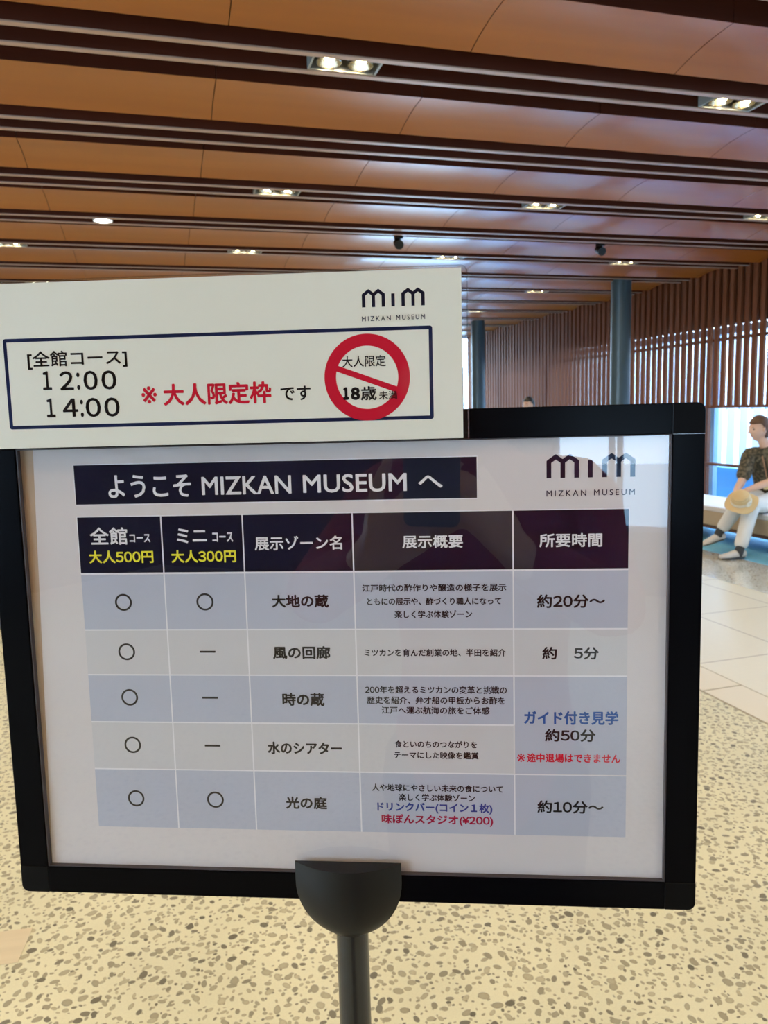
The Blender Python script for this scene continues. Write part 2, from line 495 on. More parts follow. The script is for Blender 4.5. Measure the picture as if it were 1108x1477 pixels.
LAB = {(0, .82): 'twin recessed downlight above the middle of the view, nearest of its column of lights',
       (0, 2.70): 'large twin recessed downlight at the right edge of the view, upper right corner',
       (2, .82): 'twin recessed downlight over the top of the white notice card, second ceiling row',
       (2, 2.70): 'twin recessed downlight right of the notice card, in line with the second ceiling row',
       (2, 4.58): 'twin recessed downlight at the right edge above the slat wall',
       (4, -1.06): 'small twin downlight at the left edge of the view close above the card',
       (4, .82): 'small twin downlight just above the top edge of the notice card, left half',
       (4, 2.70): 'small twin downlight just above the top right corner of the notice card',
       (4, 4.58): 'small twin downlight close above the nearer blue-grey column',
       (6, 4.58): 'tiny far twin downlight between the two blue-grey columns'}
proto = None
for k in (-6, -4, -2, 0, 2, 4, 6, 8, 10):
    yy = 2.986 + PER * k + 0.235
    for x in (-4.82, -2.94, -1.06, 0.82, 2.70, 4.58):
        if proto is None:
            proto = make_twin(); o = proto
            lamp_light(o, (0, 0, -0.01), SPOT_W)
        else: o = copy_tree(proto)
        o.location = (x, yy, ZC + 0.001)
        o['label'] = LAB.get((k, x), 'twin recessed downlight in the slatted ceiling, out of the view')
        o['group'] = 'twin downlights in the ceiling grooves' if (k, x) in LAB else 'twin downlights out of the view'
t = thing('round_downlight', 'bright white round downlight alone in a groove, left part of the ceiling', 'ceiling light', (-0.28, 5.985, ZC - 0.002))
bm = bmesh.new(); lathe(bm, [(0.052, 0.0), (0.066, -0.004), (0.066, 0.05), (0.05, 0.05), (0.052, 0.0)], 28); obj('trim_ring', fix(bm), M['white_paint'], t, smooth=True)
bm = bmesh.new(); lathe(bm, [(0.0, -0.012), (0.03, -0.008), (0.051, 0.002), (0.05, 0.02), (0.0, 0.02)], 28); obj('diffuser', fix(bm), M['bulb_white'], t, smooth=True)
lamp_light(t, (0, 0, -0.02), 30, col=(1, .93, .8))
for k, (x, y) in enumerate(((1.99, 6.22), (3.86, 6.21))):
    t = thing('ceiling_spotlight', ('small black spotlight hanging from the ceiling above the middle of the card',
              'small black spotlight hanging from the ceiling above the slat wall, right half')[k], 'spotlight', (x, y, 2.80), 'black hanging spotlights')
    bm = bmesh.new(); box(bm, -0.03, 0.03, -0.03, 0.03, 0.0, 0.03); tube(bm, (0, 0, 0.0), (0, 0, -0.03), 0.008); obj('mount', bm, M['black_matt'], t)
    bm = bmesh.new(); tube(bm, (0, 0.035, -0.02), (-0.01, -0.045, -0.055), 0.034, 0.038, 20); obj('head', fix(bm), M['black_matt'], t, smooth=True)

# ------------------------------------------------------------------ the sign
SH = Vector((0.9323, -0.3616, 0)).normalized()                  # along the board, to the right
SN = Vector((0.3615, 0.9321, -0.0197)).normalized()             # away from the viewer
SV = SH.cross(SN) * -1                                          # down the board
if SV.z > 0: SV = -SV
S0 = CAM + SN * 0.478
def S(u, v, d=0.0):                                             # millimetres on the poster; d towards the viewer
    return S0 + (SH * u + SV * v - SN * d) * 0.001
CH = Vector((0.94282, -0.33331, -0.00138)).normalized()
CN = Vector((0.33327, 0.94275, -0.01232)).normalized()
CV = Vector((-0.00541, -0.01115, -0.99992)).normalized()
C0 = CAM + CN * 0.47038
def Cp(u, v, d=0.0):
    return C0 + (CH * u + CV * v - CN * d) * 0.001

def plate(bm, F, u0, u1, v0, v1, d0, d1, mi=0):
    """box between two depths on plane F"""
    vs = [bm.verts.new(F(u, v, d)) for u in (u0, u1) for v in (v0, v1) for d in (d0, d1)]
    for f in ((0, 1, 3, 2), (4, 6, 7, 5), (0, 4, 5, 1), (2, 3, 7, 6), (0, 2, 6, 4), (1, 5, 7, 3)):
        bm.faces.new([vs[i] for i in f]).material_index = mi
def rect(bm, F, u0, u1, v0, v1, d, mi=0):
    f = bm.faces.new([bm.verts.new(F(u, v, d)) for u, v in ((u0, v0), (u0, v1), (u1, v1), (u1, v0))]); f.material_index = mi
def poly(bm, F, pts, d, mi=0):
    vs = [bm.verts.new(F(p[0], p[1], d)) for p in pts]
    for tri in geometry.tessellate_polygon([[Vector((p[0], p[1], 0)) for p in pts]]):
        a, b, c = (Vector((pts[i][0], pts[i][1], 0)) for i in tri)
        if abs((b - a).cross(c - a).z) < 1e-9: continue
        try:
            f = bm.faces.new([vs[i] for i in tri]); f.material_index = mi
        except ValueError: pass
def ring(bm, F, u, v, ro, ri, d, mi=0, seg=48):
    O = [bm.verts.new(F(u + ro * math.cos(2 * PI * i / seg), v + ro * math.sin(2 * PI * i / seg), d)) for i in range(seg)]
    I = [bm.verts.new(F(u + ri * math.cos(2 * PI * i / seg), v + ri * math.sin(2 * PI * i / seg), d)) for i in range(seg)]
    for i in range(seg):
        j = (i + 1) % seg
        bm.faces.new((O[i], O[j], I[j], I[i])).material_index = mi
GLYPH = {}
def glyphs(s):
    if s not in GLYPH:
        cu = bpy.data.curves.new('t', 'FONT'); cu.body = s; cu.size = 1.0; cu.resolution_u = 3
        o = bpy.data.objects.new('t', cu); COL.objects.link(o)
        dg = bpy.context.evaluated_depsgraph_get(); dg.update()
        me = o.evaluated_get(dg).to_mesh()
        vs = [v.co.copy() for v in me.vertices]; fs = [tuple(p.vertices) for p in me.polygons]
        o.evaluated_get(dg).to_mesh_clear()
        bpy.data.objects.remove(o); bpy.data.curves.remove(cu)
        GLYPH[s] = (vs, fs)
    return GLYPH[s]
WIDE = {c: chr(0xFF10 + int(c)) for c in '0123456789'}
LAY = {}
def layout(s):
    """outlines of a line of lettering; figures are set as rounder, flagged numerals"""
    if s in LAY: return LAY[s]
    bar = glyphs('|')[0]; barx = max(p.x for p in bar)
    V = []; Fc = []; x = 0.0
    runs = []
    spaced = s.startswith('^')
    for c in s.lstrip('^'):
        if spaced: runs.append((c, False))
        elif c in WIDE: runs.append((WIDE[c], True))
        elif runs and not runs[-1][1]: runs[-1] = (runs[-1][0] + c, False)
        else: runs.append((c, False))
    for t_, dig in runs:
        if t_.strip(' \u3000'):
            vs, fs = glyphs(t_)
        else: vs, fs = [], []
        if dig:
            mid = (min(p.x for p in vs) + max(p.x for p in vs)) / 2
            dx = x + 0.31 - (0.5 if t_ == WIDE['1'] else mid / 1.0) ; adv = 0.62
            if t_ == WIDE['1']: dx = x + 0.31 - mid
        else:
            dx = x; adv = max(p.x for p in glyphs(t_ + '|')[0]) - barx + (0.22 if spaced else 0)
        n0 = len(V)
        V += [Vector((p.x + dx, p.y, 0)) for p in vs]
        Fc += [tuple(i + n0 for i in f) for f in fs]
        x += adv
    LAY[s] = (V, Fc)
    return LAY[s]
def text(bm, F, s, u, v, wd, ht, bold, d, mi):
    """lettering s centred on (u, v), wd x ht mm of ink, thickened by bold mm"""
    vs, fs = layout(s)
    x0 = min(p.x for p in vs); x1 = max(p.x for p in vs); y0 = min(p.y for p in vs); y1 = max(p.y for p in vs)
    r = bold * 0.75
    kx = (wd - 2 * r) / (x1 - x0); ky = (ht - 2 * r) / (y1 - y0)
    offs = [(0, 0)] + [(r * math.cos(PI * i / 4), r * math.sin(PI * i / 4)) for i in range(8)]
    for q, (dx, dy) in enumerate(offs):
        N = [bm.verts.new(F(u + (p.x - (x0 + x1) / 2) * kx + dx, v - (p.y - (y0 + y1) / 2) * ky + dy, d + 0.004 * q)) for p in vs]
        for f in fs:
            try: bm.faces.new([N[i] for i in f]).material_index = mi
            except ValueError: pass
def logo_mark(bm, F, u0, u1, v0, v1, d, mi):
    k = (u1 - u0) / 473.0; h = (v1 - v0) / 132.0
    m = [(0, 132), (0, 36), (44, 4), (50, 0), (56, 4), (87, 27), (119, 4), (125, 0), (131, 4), (175, 36), (175, 132), (149, 132), (149, 48), (125, 30), (100, 48), (100, 132), (75, 132), (75, 48), (50, 30), (26, 48), (26, 132)]
    for ox in (0, 298): poly(bm, F, [(u0 + (x + ox) * k, v0 + y * h) for x, y in m], d, mi)
    poly(bm, F, [(u0 + x * k, v0 + y * h) for x, y in ((222, 37), (222, 132), (248, 132), (248, 37))], d, mi)
def rounded(u0, u1, v0, v1, rad, corners=(1, 1, 1, 1), n=6):
    """outline of a rectangle with some corners rounded: (u0v0, u1v0, u1v1, u0v1)"""
    pts = []
    for (cu, cv, a0), on in zip(((u0, v0, PI), (u1, v0, 1.5 * PI), (u1, v1, 0), (u0, v1, .5 * PI)), corners):
        if not on: pts.append((cu, cv)); continue
        mu = cu + rad * (1 if cu == u0 else -1); mv = cv + rad * (1 if cv == v0 else -1)
        for i in range(n + 1):
            a = a0 + .5 * PI * i / n
            pts.append((mu + rad * math.cos(a), mv + rad * math.sin(a)))
    return pts
def prism(bm, F, pts, d0, d1, mi=0):
    A = [bm.verts.new(F(p[0], p[1], d0)) for p in pts]; B = [bm.verts.new(F(p[0], p[1], d1)) for p in pts]
    n = len(pts)
    for i in range(n):
        j = (i + 1) % n
        bm.faces.new((A[i], A[j], B[j], B[i])).material_index = mi
    bm.faces.new(A[::-1]).material_index = mi; bm.faces.new(B).material_index = mi

POSTER_TEXT = [
   ('ようこそ', -193.2, 35.3, 55.1, 14.8, 'white', 0.35),
   ('MIZKAN', -129.6, 35.9, 58.1, 11.7, 'white', 0.3),
   ('MUSEUM', -60.2, 35.8, 65.7, 11.6, 'white', 0.3),
   ('へ', -12.6, 35.9, 15.2, 7.8, 'white', 0.35),
   ('全館', -222.5, 67.4, 25.3, 11.6, 'white', 0.3),
   ('コース', -201.6, 69.1, 14.0, 5.5, 'white', 0.25),
   ('大人500円', -215.0, 81.2, 43.4, 8.5, 'yellow', 0.3),
   ('ミニ', -167.0, 67.9, 19.9, 9.7, 'white', 0.35),
   ('コース', -146.6, 69.1, 13.6, 6.3, 'white', 0.25),
   ('大人300円', -159.9, 81.4, 42.9, 8.4, 'yellow', 0.3),
   ('展示ゾーン名', -97.6, 73.5, 56.6, 9.2, 'white', 0.24),
   ('展示概要', -12.0, 73.6, 38.1, 8.4, 'white', 0.24),
   ('所要時間', 73.4, 73.8, 38.3, 8.7, 'white', 0.26),
   ('大地の蔵', -97.7, 111.4, 37.1, 8.6, 'ink', 0.4),
   ('風の回廊', -98.1, 145.4, 37.8, 8.7, 'ink', 0.4),
   ('時の蔵', -98.1, 176.9, 27.9, 8.9, 'ink', 0.4),
   ('水のシアター', -98.5, 210.1, 49.5, 8.7, 'ink', 0.4),
   ('光の庭', -98.7, 247.9, 27.8, 8.7, 'ink', 0.4),
   ('江戸時代の酢作りや醸造の様子を展示', -11.8, 103.2, 91.1, 4.9, 'ink', 0.17),
   ('ともにの展示や、酢づくり職人になって', -11.9, 111.9, 84.9, 4.9, 'ink', 0.17),
   ('楽しく学ぶ体験ゾーン', -12.4, 120.3, 49.3, 5.0, 'ink', 0.17),
   ('ミツカンを育んだ創業の地、半田を紹介', -12.0, 145.4, 90.4, 5.0, 'ink', 0.17),
   ('200年を超えるミツカンの変革と挑戦の', -11.9, 170.0, 91.0, 5.1, 'ink', 0.17),
   ('歴史を紹介、弁才船の甲板からお酢を', -12.0, 177.0, 88.6, 5.1, 'ink', 0.17),
   ('江戸へ運ぶ航海の旅をご体感', -12.2, 183.7, 69.6, 5.1, 'ink', 0.17),
   ('食といのちのつながりを', -12.4, 206.5, 53.2, 4.9, 'ink', 0.17),
   ('テーマにした映像を鑑賞', -12.2, 213.9, 54.8, 4.9, 'ink', 0.17),
   ('人や地球にやさしい未来の食について', -12.0, 236.3, 85.3, 5.1, 'ink', 0.17),
   ('楽しく学ぶ体験ゾーン', -12.3, 242.8, 49.7, 5.1, 'ink', 0.17),
   ('ドリンクバー(コイン１枚)', -13.9, 250.0, 75.2, 7.4, 'navy_blue', 0.3),
   ('味ぽんスタジオ(¥200)', -12.4, 258.4, 73.0, 7.7, 'crimson', 0.3),
   ('約20分～', 73.6, 112.3, 41.9, 8.8, 'ink', 0.35),
   ('約\u30005分', 73.4, 145.7, 35.1, 8.3, 'ink', 0.35),
   ('ガイド付き見学', 73.8, 188.0, 59.0, 9.1, 'blue', 0.4),
   ('約50分', 73.3, 199.6, 31.8, 8.5, 'ink', 0.35),
   ('※', 42.3, 214.9, 5.2, 5.4, 'red', 0.02),
   ('途中退場はできません', 75.3, 214.7, 58.8, 6.2, 'red', 0.26),
   ('約10分～', 73.5, 247.7, 41.9, 8.7, 'ink', 0.35),
   ('^MIZKAN', 70.7, 44.6, 24.1, 3.7, 'logo', 0.05),
   ('^MUSEUM', 99.6, 44.5, 24.4, 3.7, 'logo', 0.05),
]
CARD_TEXT = [
   ('[全館コース]', -214.3, -41.4, 63.0, 11.1, 'ink', 0.25),
   ('1', -234.3, -28.9, 5.8, 11.6, 'ink', 0.42),
   ('2', -221.9, -28.5, 8.8, 11.6, 'ink', 0.42),
   (':', -214.5, -28.0, 2.1, 10.6, 'ink', 0.2),
   ('0', -206.7, -28.3, 9.0, 11.8, 'ink', 0.42),
   ('0', -195.1, -28.2, 9.5, 11.8, 'ink', 0.42),
   ('1', -233.2, -12.1, 5.6, 11.7, 'ink', 0.42),
   ('4', -220.7, -11.9, 9.8, 11.3, 'ink', 0.42),
   (':', -213.4, -11.3, 2.0, 10.7, 'ink', 0.2),
   ('0', -206.2, -11.7, 9.7, 11.9, 'ink', 0.42),
   ('0', -194.3, -11.6, 9.7, 11.9, 'ink', 0.42),
   ('※', -170.4, -18.4, 9.6, 10.6, 'red', 0.12),
   ('大人限定枠', -127.9, -18.1, 67.3, 13.5, 'red', 0.5),
   ('です', -79.3, -17.0, 18.6, 8.8, 'ink', 0.25),
   ('大人限定', -36.9, -35.0, 26.5, 6.8, 'ink', 0.12),
   ('1', -48.4, -16.0, 3.7, 7.7, 'ink', 0.8),
   ('8', -42.7, -15.8, 5.7, 7.8, 'ink', 0.85),
   ('歳', -34.6, -15.8, 9.7, 8.5, 'ink', 0.3),
   ('未満', -22.8, -14.3, 11.2, 5.1, 'ink', 0.08),
   ('^MIZKAN', -28.8, -60.0, 17.4, 2.8, 'logo', 0.04),
   ('^MUSEUM', -8.2, -60.2, 17.2, 2.8, 'logo', 0.04),
]
INKS = ['navy_cell', 'cell_blue', 'cell_white', 'line', 'ink', 'white', 'yellow', 'navy_blue', 'blue', 'red', 'crimson', 'logo']
IM = [M[k] for k in INKS]
IX = {k: i for i, k in enumerate(INKS)}

PB = S(-71, 300, -1); PB = Vector((PB.x, PB.y, 0))              # foot of the pole
sign = thing('sign_stand', 'black framed information sign on a black pole stand, filling the foreground', 'sign', PB)
FU0, FU1, FV0, FV1 = -299.0, 151.5, -8.6, 313.6                 # outer frame
IU0, IU1, IV0, IV1 = -279.5, 132.5, 9.9, 295.3                  # visible opening
DF, DB = 4.2, -9.0
for nm, (a, b, c, d_) in (('frame_rail', (IU0, IU1, FV0, IV0)), ('frame_rail', (IU0, IU1, IV1, FV1)), ('frame_rail', (FU0, IU0, IV0, IV1)), ('frame_rail', (IU1, FU1, IV0, IV1))):
    bm = bmesh.new(); plate(bm, S, a + .08, b - .08, c + .08, d_ - .08, DB, DF); fix(bm); bevel(bm, 0.0005, 2)
    obj(nm, bm, M['black'], sign, origin=PB)
for a, b, c, d_, cr in ((FU0, IU0, FV0, IV0, (1, 0, 0, 0)), (IU1, FU1, FV0, IV0, (0, 1, 0, 0)), (IU1, FU1, IV1, FV1, (0, 0, 1, 0)), (FU0, IU0, IV1, FV1, (0, 0, 0, 1))):
    bm = bmesh.new(); prism(bm, S, rounded(a, b, c, d_, 5.0, cr), DB - .2, DF + .25); fix(bm)
    bevel(bm, 0.0003, 1)
    obj('corner_cap', bm, M['black_cap'], sign, origin=PB)
bm = bmesh.new(); plate(bm, S, FU0 + 8, FU1 - 8, FV0 + 8, FV1 - 8, DB + .5, -0.6); obj('back_board', fix(bm), M['black_matt'], sign, origin=PB)
bm = bmesh.new(); plate(bm, S, IU1 + .3, FU1 - .1, IV0 - .08, IV0 + .14, DF - .5, DF + .28); obj('corner_joint', fix(bm), M['alu'], sign, origin=PB)
# thin inner lip of the snap frame
bm = bmesh.new()
plate(bm, S, IU0 + .1, IU0 + 0.9, IV0 + .1, IV1 - .1, -0.4, DF - .8); plate(bm, S, IU1 - 0.9, IU1 - .1, IV0 + .1, IV1 - .1, -0.4, DF - .8)
plate(bm, S, IU0 + 0.9, IU1 - .9, IV0 + .1, IV0 + .6, -0.4, DF - .8); plate(bm, S, IU0 + .9, IU1 - .9, IV1 - .6, IV1 - .1, -0.4, DF - .8)
obj('inner_lip', fix(bm), mat('dark_grey_lip', (0.06, 0.05, 0.055), 0.3), sign, origin=PB)
# poster
bm = bmesh.new(); plate(bm, S, -288, 134.0, 5.5, 304, -0.55, -0.35)
obj('backing_sheet', fix(bm), mat('tan_backing_sheet', (0.50, 0.37, 0.26), 0.7), sign, origin=PB)
bm = bmesh.new(); prism(bm, S, [(-269.5, 6.5), (133, 6.5), (133, 303), (-278.6, 303)], -0.3, 0.0)
poster = obj('poster', fix(bm), M['paper'], sign, origin=PB)
def put(bm, lo, hi):
    for s, u, v, wd, ht, col, bold in POSTER_TEXT[lo:hi]: text(bm, S, s, u, v, wd, ht, bold, 0.12, IX[col])
def sub(name, bm, parent=poster): return obj(name, bm, IM, parent, loc=(0, 0, 0), origin=PB)
bm = bmesh.new(); rect(bm, S, -243.6, 16.8, 20.4, 47.2, 0.04, IX['line']); rect(bm, S, -243.0, 16.2, 21.0, 46.6, 0.07, IX['navy_cell']); put(bm, 0, 4)
sub('title_banner', bm)
bm = bmesh.new(); logo_mark(bm, S, 58.7, 111.9, 20.5, 35.2, 0.1, IX['logo']); put(bm, 38, 40)
sub('museum_logo', bm)
CU = [-243.0, -186.9, -133.3, -62.4, 38.1, 108.4]
RV = [54.9, 92.4, 130.0, 160.6, 193.2, 226.1, 267.4]
G = 0.45
bm = bmesh.new(); rect(bm, S, CU[0] - .6, CU[5] + .6, RV[0] - .6, RV[1], 0.03, IX['line'])
for a, b in zip(CU, CU[1:]): rect(bm, S, a + (G if a > CU[0] else 0), b - (G if b < CU[5] else 0), RV[0], RV[1] - .6, 0.07, IX['navy_cell'])
put(bm, 4, 13); sub('timetable_header', bm)
ROWTXT = [(13, 14, 18, 21, 31, 32), (14, 15, 21, 22, 32, 33), (15, 16, 22, 25, 33, 37), (16, 17, 25, 27, 0, 0), (17, 18, 27, 31, 37, 38)]
MARK = ['oo', 'o-', 'o-', 'o-', 'oo']
for r in range(5):
    bm = bmesh.new()
    v0, v1 = RV[r + 1], RV[r + 2]
    right_u = CU[4] if r == 3 else CU[5]
    rect(bm, S, CU[0], right_u, v0, v1, 0.02, IX['line'])
    for c in range(5):
        if r == 3 and c == 4: continue
        kind = 'cell_blue' if r in (0, 2, 4) else 'cell_white'
        vb = RV[5] if (r == 2 and c == 4) else v1
        rect(bm, S, CU[c] + (G if c else 0), CU[c + 1] - (G if c < 4 else 0), v0 + (G if r else .6), vb - (G if vb < 267 else 0), 0.06 if c < 4 else 0.065, IX[kind])
    for q, (u, mk) in enumerate(zip((-215.4, -160.5), MARK[r])):
        vc = (111.5, 144.9, 176.1, 209.1, 246.8)[r]
        if mk == 'o': ring(bm, S, u, vc, 5.75, 4.45, 0.12, IX['ink'])
        else: rect(bm, S, u - 5.3, u + 5.3, vc - .75, vc + .6, 0.12, IX['ink'])
    a, b, c, d_, e, f_ = ROWTXT[r]
    put(bm, a, b); put(bm, c, d_); put(bm, e, f_)
    sub('timetable_row', bm)
bm = bmesh.new(); plate(bm, S, IU0 + .95, IU1 - .95, IV0 + .65, IV1 - .65, 1.2, 1.8)
o = obj('cover_sheet', fix(bm), M['cover'], sign, origin=PB); o['label'] = 'clear glossy sheet over the poster'
# bracket holding the board
bm = bmesh.new()
W0, VT, VS, VBm = 35.3, 286.0, 300.0, 338.0
rows = []
NV, NU = 18, 25
for i in range(NV + 1):
    if i <= 4: v = VT + (VS - VT) * i / 4; w_ = W0
    else:
        a = (i - 4) / (NV - 4) * (PI / 2); v = VS + (VBm - VS) * math.sin(a); w_ = max(W0 * math.cos(a), 0.6)
    fr = [(-w_ + 2 * w_ * j / (NU - 1)) for j in range(NU)]
    row = [bm.verts.new(S(-71.6 + u, v, 5.5 + 12.5 * (w_ / W0) * (1 - (u / w_) ** 2))) for u in fr]
    row += [bm.verts.new(S(-71.6 + u, v, -12 if v > FV1 + .3 else 4.6)) for u in fr[::-1]]
    rows.append(row)
for A, B in zip(rows, rows[1:]):
    m = len(A)
    for i in range(m): bm.faces.new((A[i], A[(i + 1) % m], B[(i + 1) % m], B[i]))
bm.faces.new(rows[0]); bm.faces.new(rows[-1][::-1])
obj('bracket', fix(bm), M['black_matt'], sign, smooth=True, origin=PB)
zt = S(-71, 330, -1).z
bm = bmesh.new(); tube(bm, (0, 0, 0.02), (0, 0, zt), 0.0108, seg=32); obj('pole', bm, M['black_tube'], sign, smooth=True)
bm = bmesh.new(); lathe(bm, [(0, 0), (0.15, 0), (0.152, 0.006), (0.148, 0.011), (0.05, 0.016), (0.02, 0.022), (0.018, 0.035), (0, 0.035)], 48); obj('base_plate', fix(bm), M['black_tube'], sign, smooth=True)

# notice card in a clear sleeve, leaning on the top of the board
CB = Cp(-125, 12.8, 0)
card = thing('notice_card', 'cream notice card in a clear sleeve across the top of the sign', 'notice', CB)
bm = bmesh.new(); plate(bm, Cp, -274, 22.3, -88.0, 12.6, -0.25, 0.0)
paper = obj('paper', fix(bm), M['card'], card, origin=CB)
CI = [M['box_navy'], M['red'], M['ink'], M['logo']]
CIX = {'ink': 2, 'red': 1, 'logo': 3}
def csub(name, bm): return obj(name, bm, CI, paper, loc=(0, 0, 0), origin=CB)
bm = bmesh.new()
T_ = 2.2
o_ = rounded(-260.5, 4.6, -54.9, 0.7, 1.6); i_ = rounded(-260.5 + T_, 4.6 - T_, -54.9 + T_, 0.7 - T_, 0.2)
A = [bm.verts.new(Cp(p[0], p[1], .05)) for p in o_]; B = [bm.verts.new(Cp(p[0], p[1], .05)) for p in i_]
for i in range(len(A)):
    j = (i + 1) % len(A); bm.faces.new((A[i], A[j], B[j], B[i])).material_index = 0
csub('border_box', bm)
bm = bmesh.new()
ring(bm, Cp, -35.3, -25.3, 26.0, 18.9, 0.08, 1, 72)
a = math.radians(20.5); du, dv = math.cos(a), math.sin(a); hw = 1.75
p = [(-35.6 + du * s * 19.6 - dv * t_ * hw, -24.4 + dv * s * 19.6 + du * t_ * hw) for s, t_ in ((-1, -1), (1, -1), (1, 1), (-1, 1))]
poly(bm, Cp, p, 0.075, 1)
csub('prohibition_mark', bm)
bm = bmesh.new()
for s, u, v, wd, ht, col, bold in CARD_TEXT[:-2]: text(bm, Cp, s, u, v, wd, ht, bold, 0.12, CIX[col])
csub('lettering', bm)
bm = bmesh.new(); logo_mark(bm, Cp, -37.2, 0.4, -77.3, -66.7, 0.08, 3)
for s, u, v, wd, ht, col, bold in CARD_TEXT[-2:]: text(bm, Cp, s, u, v, wd, ht, bold, 0.12, CIX[col])
csub('museum_logo', bm)
bm = bmesh.new()
so = rounded(-278, 26.0, -89.6, 13.2, 4.5, (1, 1, 0, 0)); si = rounded(-277, 25.1, -88.75, 13.1, 3.8, (1, 1, 0, 0))
prism(bm, Cp, so, 0.35, 0.5)
obj('sleeve', fix(bm), M['sleeve'], card, origin=CB)
bm = bmesh.new()
A = [bm.verts.new(Cp(p[0], p[1], .6)) for p in so]; B = [bm.verts.new(Cp(p[0], p[1], .6)) for p in si]
A2 = [bm.verts.new(Cp(p[0], p[1], .1)) for p in so]; B2 = [bm.verts.new(Cp(p[0], p[1], .1)) for p in si]
for i in range(len(A)):
    j = (i + 1) % len(A)
    for X, Y in ((A, B), (A2, A), (B, B2)): bm.faces.new((X[i], X[j], Y[j], Y[i]))
obj('sleeve_seam', fix(bm), M['sleeve_rim'], card, origin=CB)

# ------------------------------------------------------------------ bench, counter, floor plate
t = thing('bench', 'long low upholstered beige bench in front of the right windows', 'bench', (5.62, 4.6, 0))
bm = bmesh.new(); box(bm, -0.32, 0.32, -3.2, 3.6, 0.172, 0.315); fix(bm); bevel(bm, 0.012, 3)
obj('seat_body', bm, mat('tan_leatherette', (0.42, 0.30, 0.19), 0.5), t)
bm = bmesh.new(); box(bm, -0.322, 0.322, -3.202, 3.602, 0.315, 0.362); fix(bm); bevel(bm, 0.015, 3)
obj('seat_top', bm, mat('pale_seat_cover', (0.62, 0.57, 0.54), 0.5), t)
bm = bmesh.new(); box(bm, -0.30, 0.30, -3.1, 3.5, 0.135, 0.172)
obj('under_frame', bm, M['slat_dark'], t)
for yy in (-2.8, 0.2, 3.2):
    bm = bmesh.new(); box(bm, -0.06, 0.22, yy - 0.05, yy + 0.05, 0, 0.135)
    obj('foot', bm, M['steel_blue'], t)
t = thing('reception_counter', 'white counter on a dark navy plinth at the left edge behind the sign', 'counter', (-1.9, 5.95, 0))
bm = bmesh.new(); box(bm, -1.6, 0.78, -0.36, 0.40, 0, 0.27); obj('plinth', bm, mat('dark_navy_plinth', (0.008, 0.014, 0.035), 0.4), t)
bm = bmesh.new(); box(bm, -1.62, 0.80, -0.40, 0.42, 0.27, 0.86); fix(bm); bevel(bm, 0.006, 2); obj('body', bm, M['white_paint'], t)
bm = bmesh.new(); box(bm, -1.66, 0.84, -0.44, 0.46, 0.86, 0.90); fix(bm); bevel(bm, 0.006, 2); obj('top', bm, M['white_paint'], t)
bm = bmesh.new(); box(bm, -0.145, 0.0, -0.07, 0.07, -0.001, 0.0015)
o = obj('floor_plate', bm, wood('tan_floor_plate', (0.66, 0.56, 0.38), (0.58, 0.49, 0.33), 0.5, 'X', 30), loc=(-0.435, 2.128, 0))
o.rotation_euler = (0, 0, -0.12)
o['label'] = 'small square tan plate set flush in the pebble floor at the lower left'; o['category'] = 'floor plate'

# ------------------------------------------------------------------ people
def skin(chains, sub=2, side=None, seg=16):
    """smooth round or elliptical tubes swept along chains of (point, radius), with domed ends"""
    bm = bmesh.new()
    for ch in chains:
        P = [Vector(p) for p, r in ch]; Rr = [Vector(r if isinstance(r, tuple) else (r, r)) for p, r in ch]
        if len(P) < 2: continue
        pts = []
        n = len(P)
        for i in range(n - 1):
            p0 = P[i - 1] if i else P[i] * 2 - P[i + 1]
            p3 = P[i + 2] if i + 2 < n else P[i + 1] * 2 - P[i]
            m = 5
            for q in range(m):
                t = q / m
                # gentle Catmull-Rom through the joints
                pt = 0.5 * (2 * P[i] + (P[i + 1] - p0) * t + (2 * p0 - 5 * P[i] + 4 * P[i + 1] - p3) * t * t + (3 * P[i] - p0 - 3 * P[i + 1] + p3) * t ** 3)
                lt = P[i] * (1 - t) + P[i + 1] * t
                tt = t * t * (3 - 2 * t)
                pts.append((lt * 0.5 + pt * 0.5, Rr[i] * (1 - tt) + Rr[i + 1] * tt))
        pts.append((P[-1], Rr[-1]))
        T = []
        for i in range(len(pts)):
            a = pts[max(i - 1, 0)][0]; b = pts[min(i + 1, len(pts) - 1)][0]
            T.append((b - a).normalized())
        full = []
        for i, (p_, r_) in enumerate(pts): full.append((p_, r_, T[i]))
        dome = (0.35, 0.7, 0.92)
        r0 = min(pts[0][1]); r1 = min(pts[-1][1])
        head = [(pts[0][0] - T[0] * r0 * d_, pts[0][1] * math.sqrt(max(0.02, 1 - d_ * d_)), T[0]) for d_ in dome[::-1]]
        tail = [(pts[-1][0] + T[-1] * r1 * d_, pts[-1][1] * math.sqrt(max(0.02, 1 - d_ * d_)), T[-1]) for d_ in dome]
        full = head + full + tail
        prev = None; rings = []
        for p_, r_, t_ in full:
            if side is not None: s_ = Vector(side)
            elif prev is not None: s_ = prev
            else: s_ = Vector((0, 0, 1)).cross(t_) if abs(t_.z) < 0.85 else Vector((1, 0, 0))
            s_ = (s_ - t_ * s_.dot(t_)).normalized(); u_ = t_.cross(s_); prev = s_
            rings.append([bm.verts.new(p_ + s_ * r_[0] * math.cos(2 * PI * k / seg) + u_ * r_[1] * math.sin(2 * PI * k / seg)) for k in range(seg)])
        for A, B in zip(rings, rings[1:]):
            for k in range(seg):
                bm.faces.new((A[k], A[(k + 1) % seg], B[(k + 1) % seg], B[k]))
        bm.faces.new(rings[0][::-1]); bm.faces.new(rings[-1])
    return fix(bm)

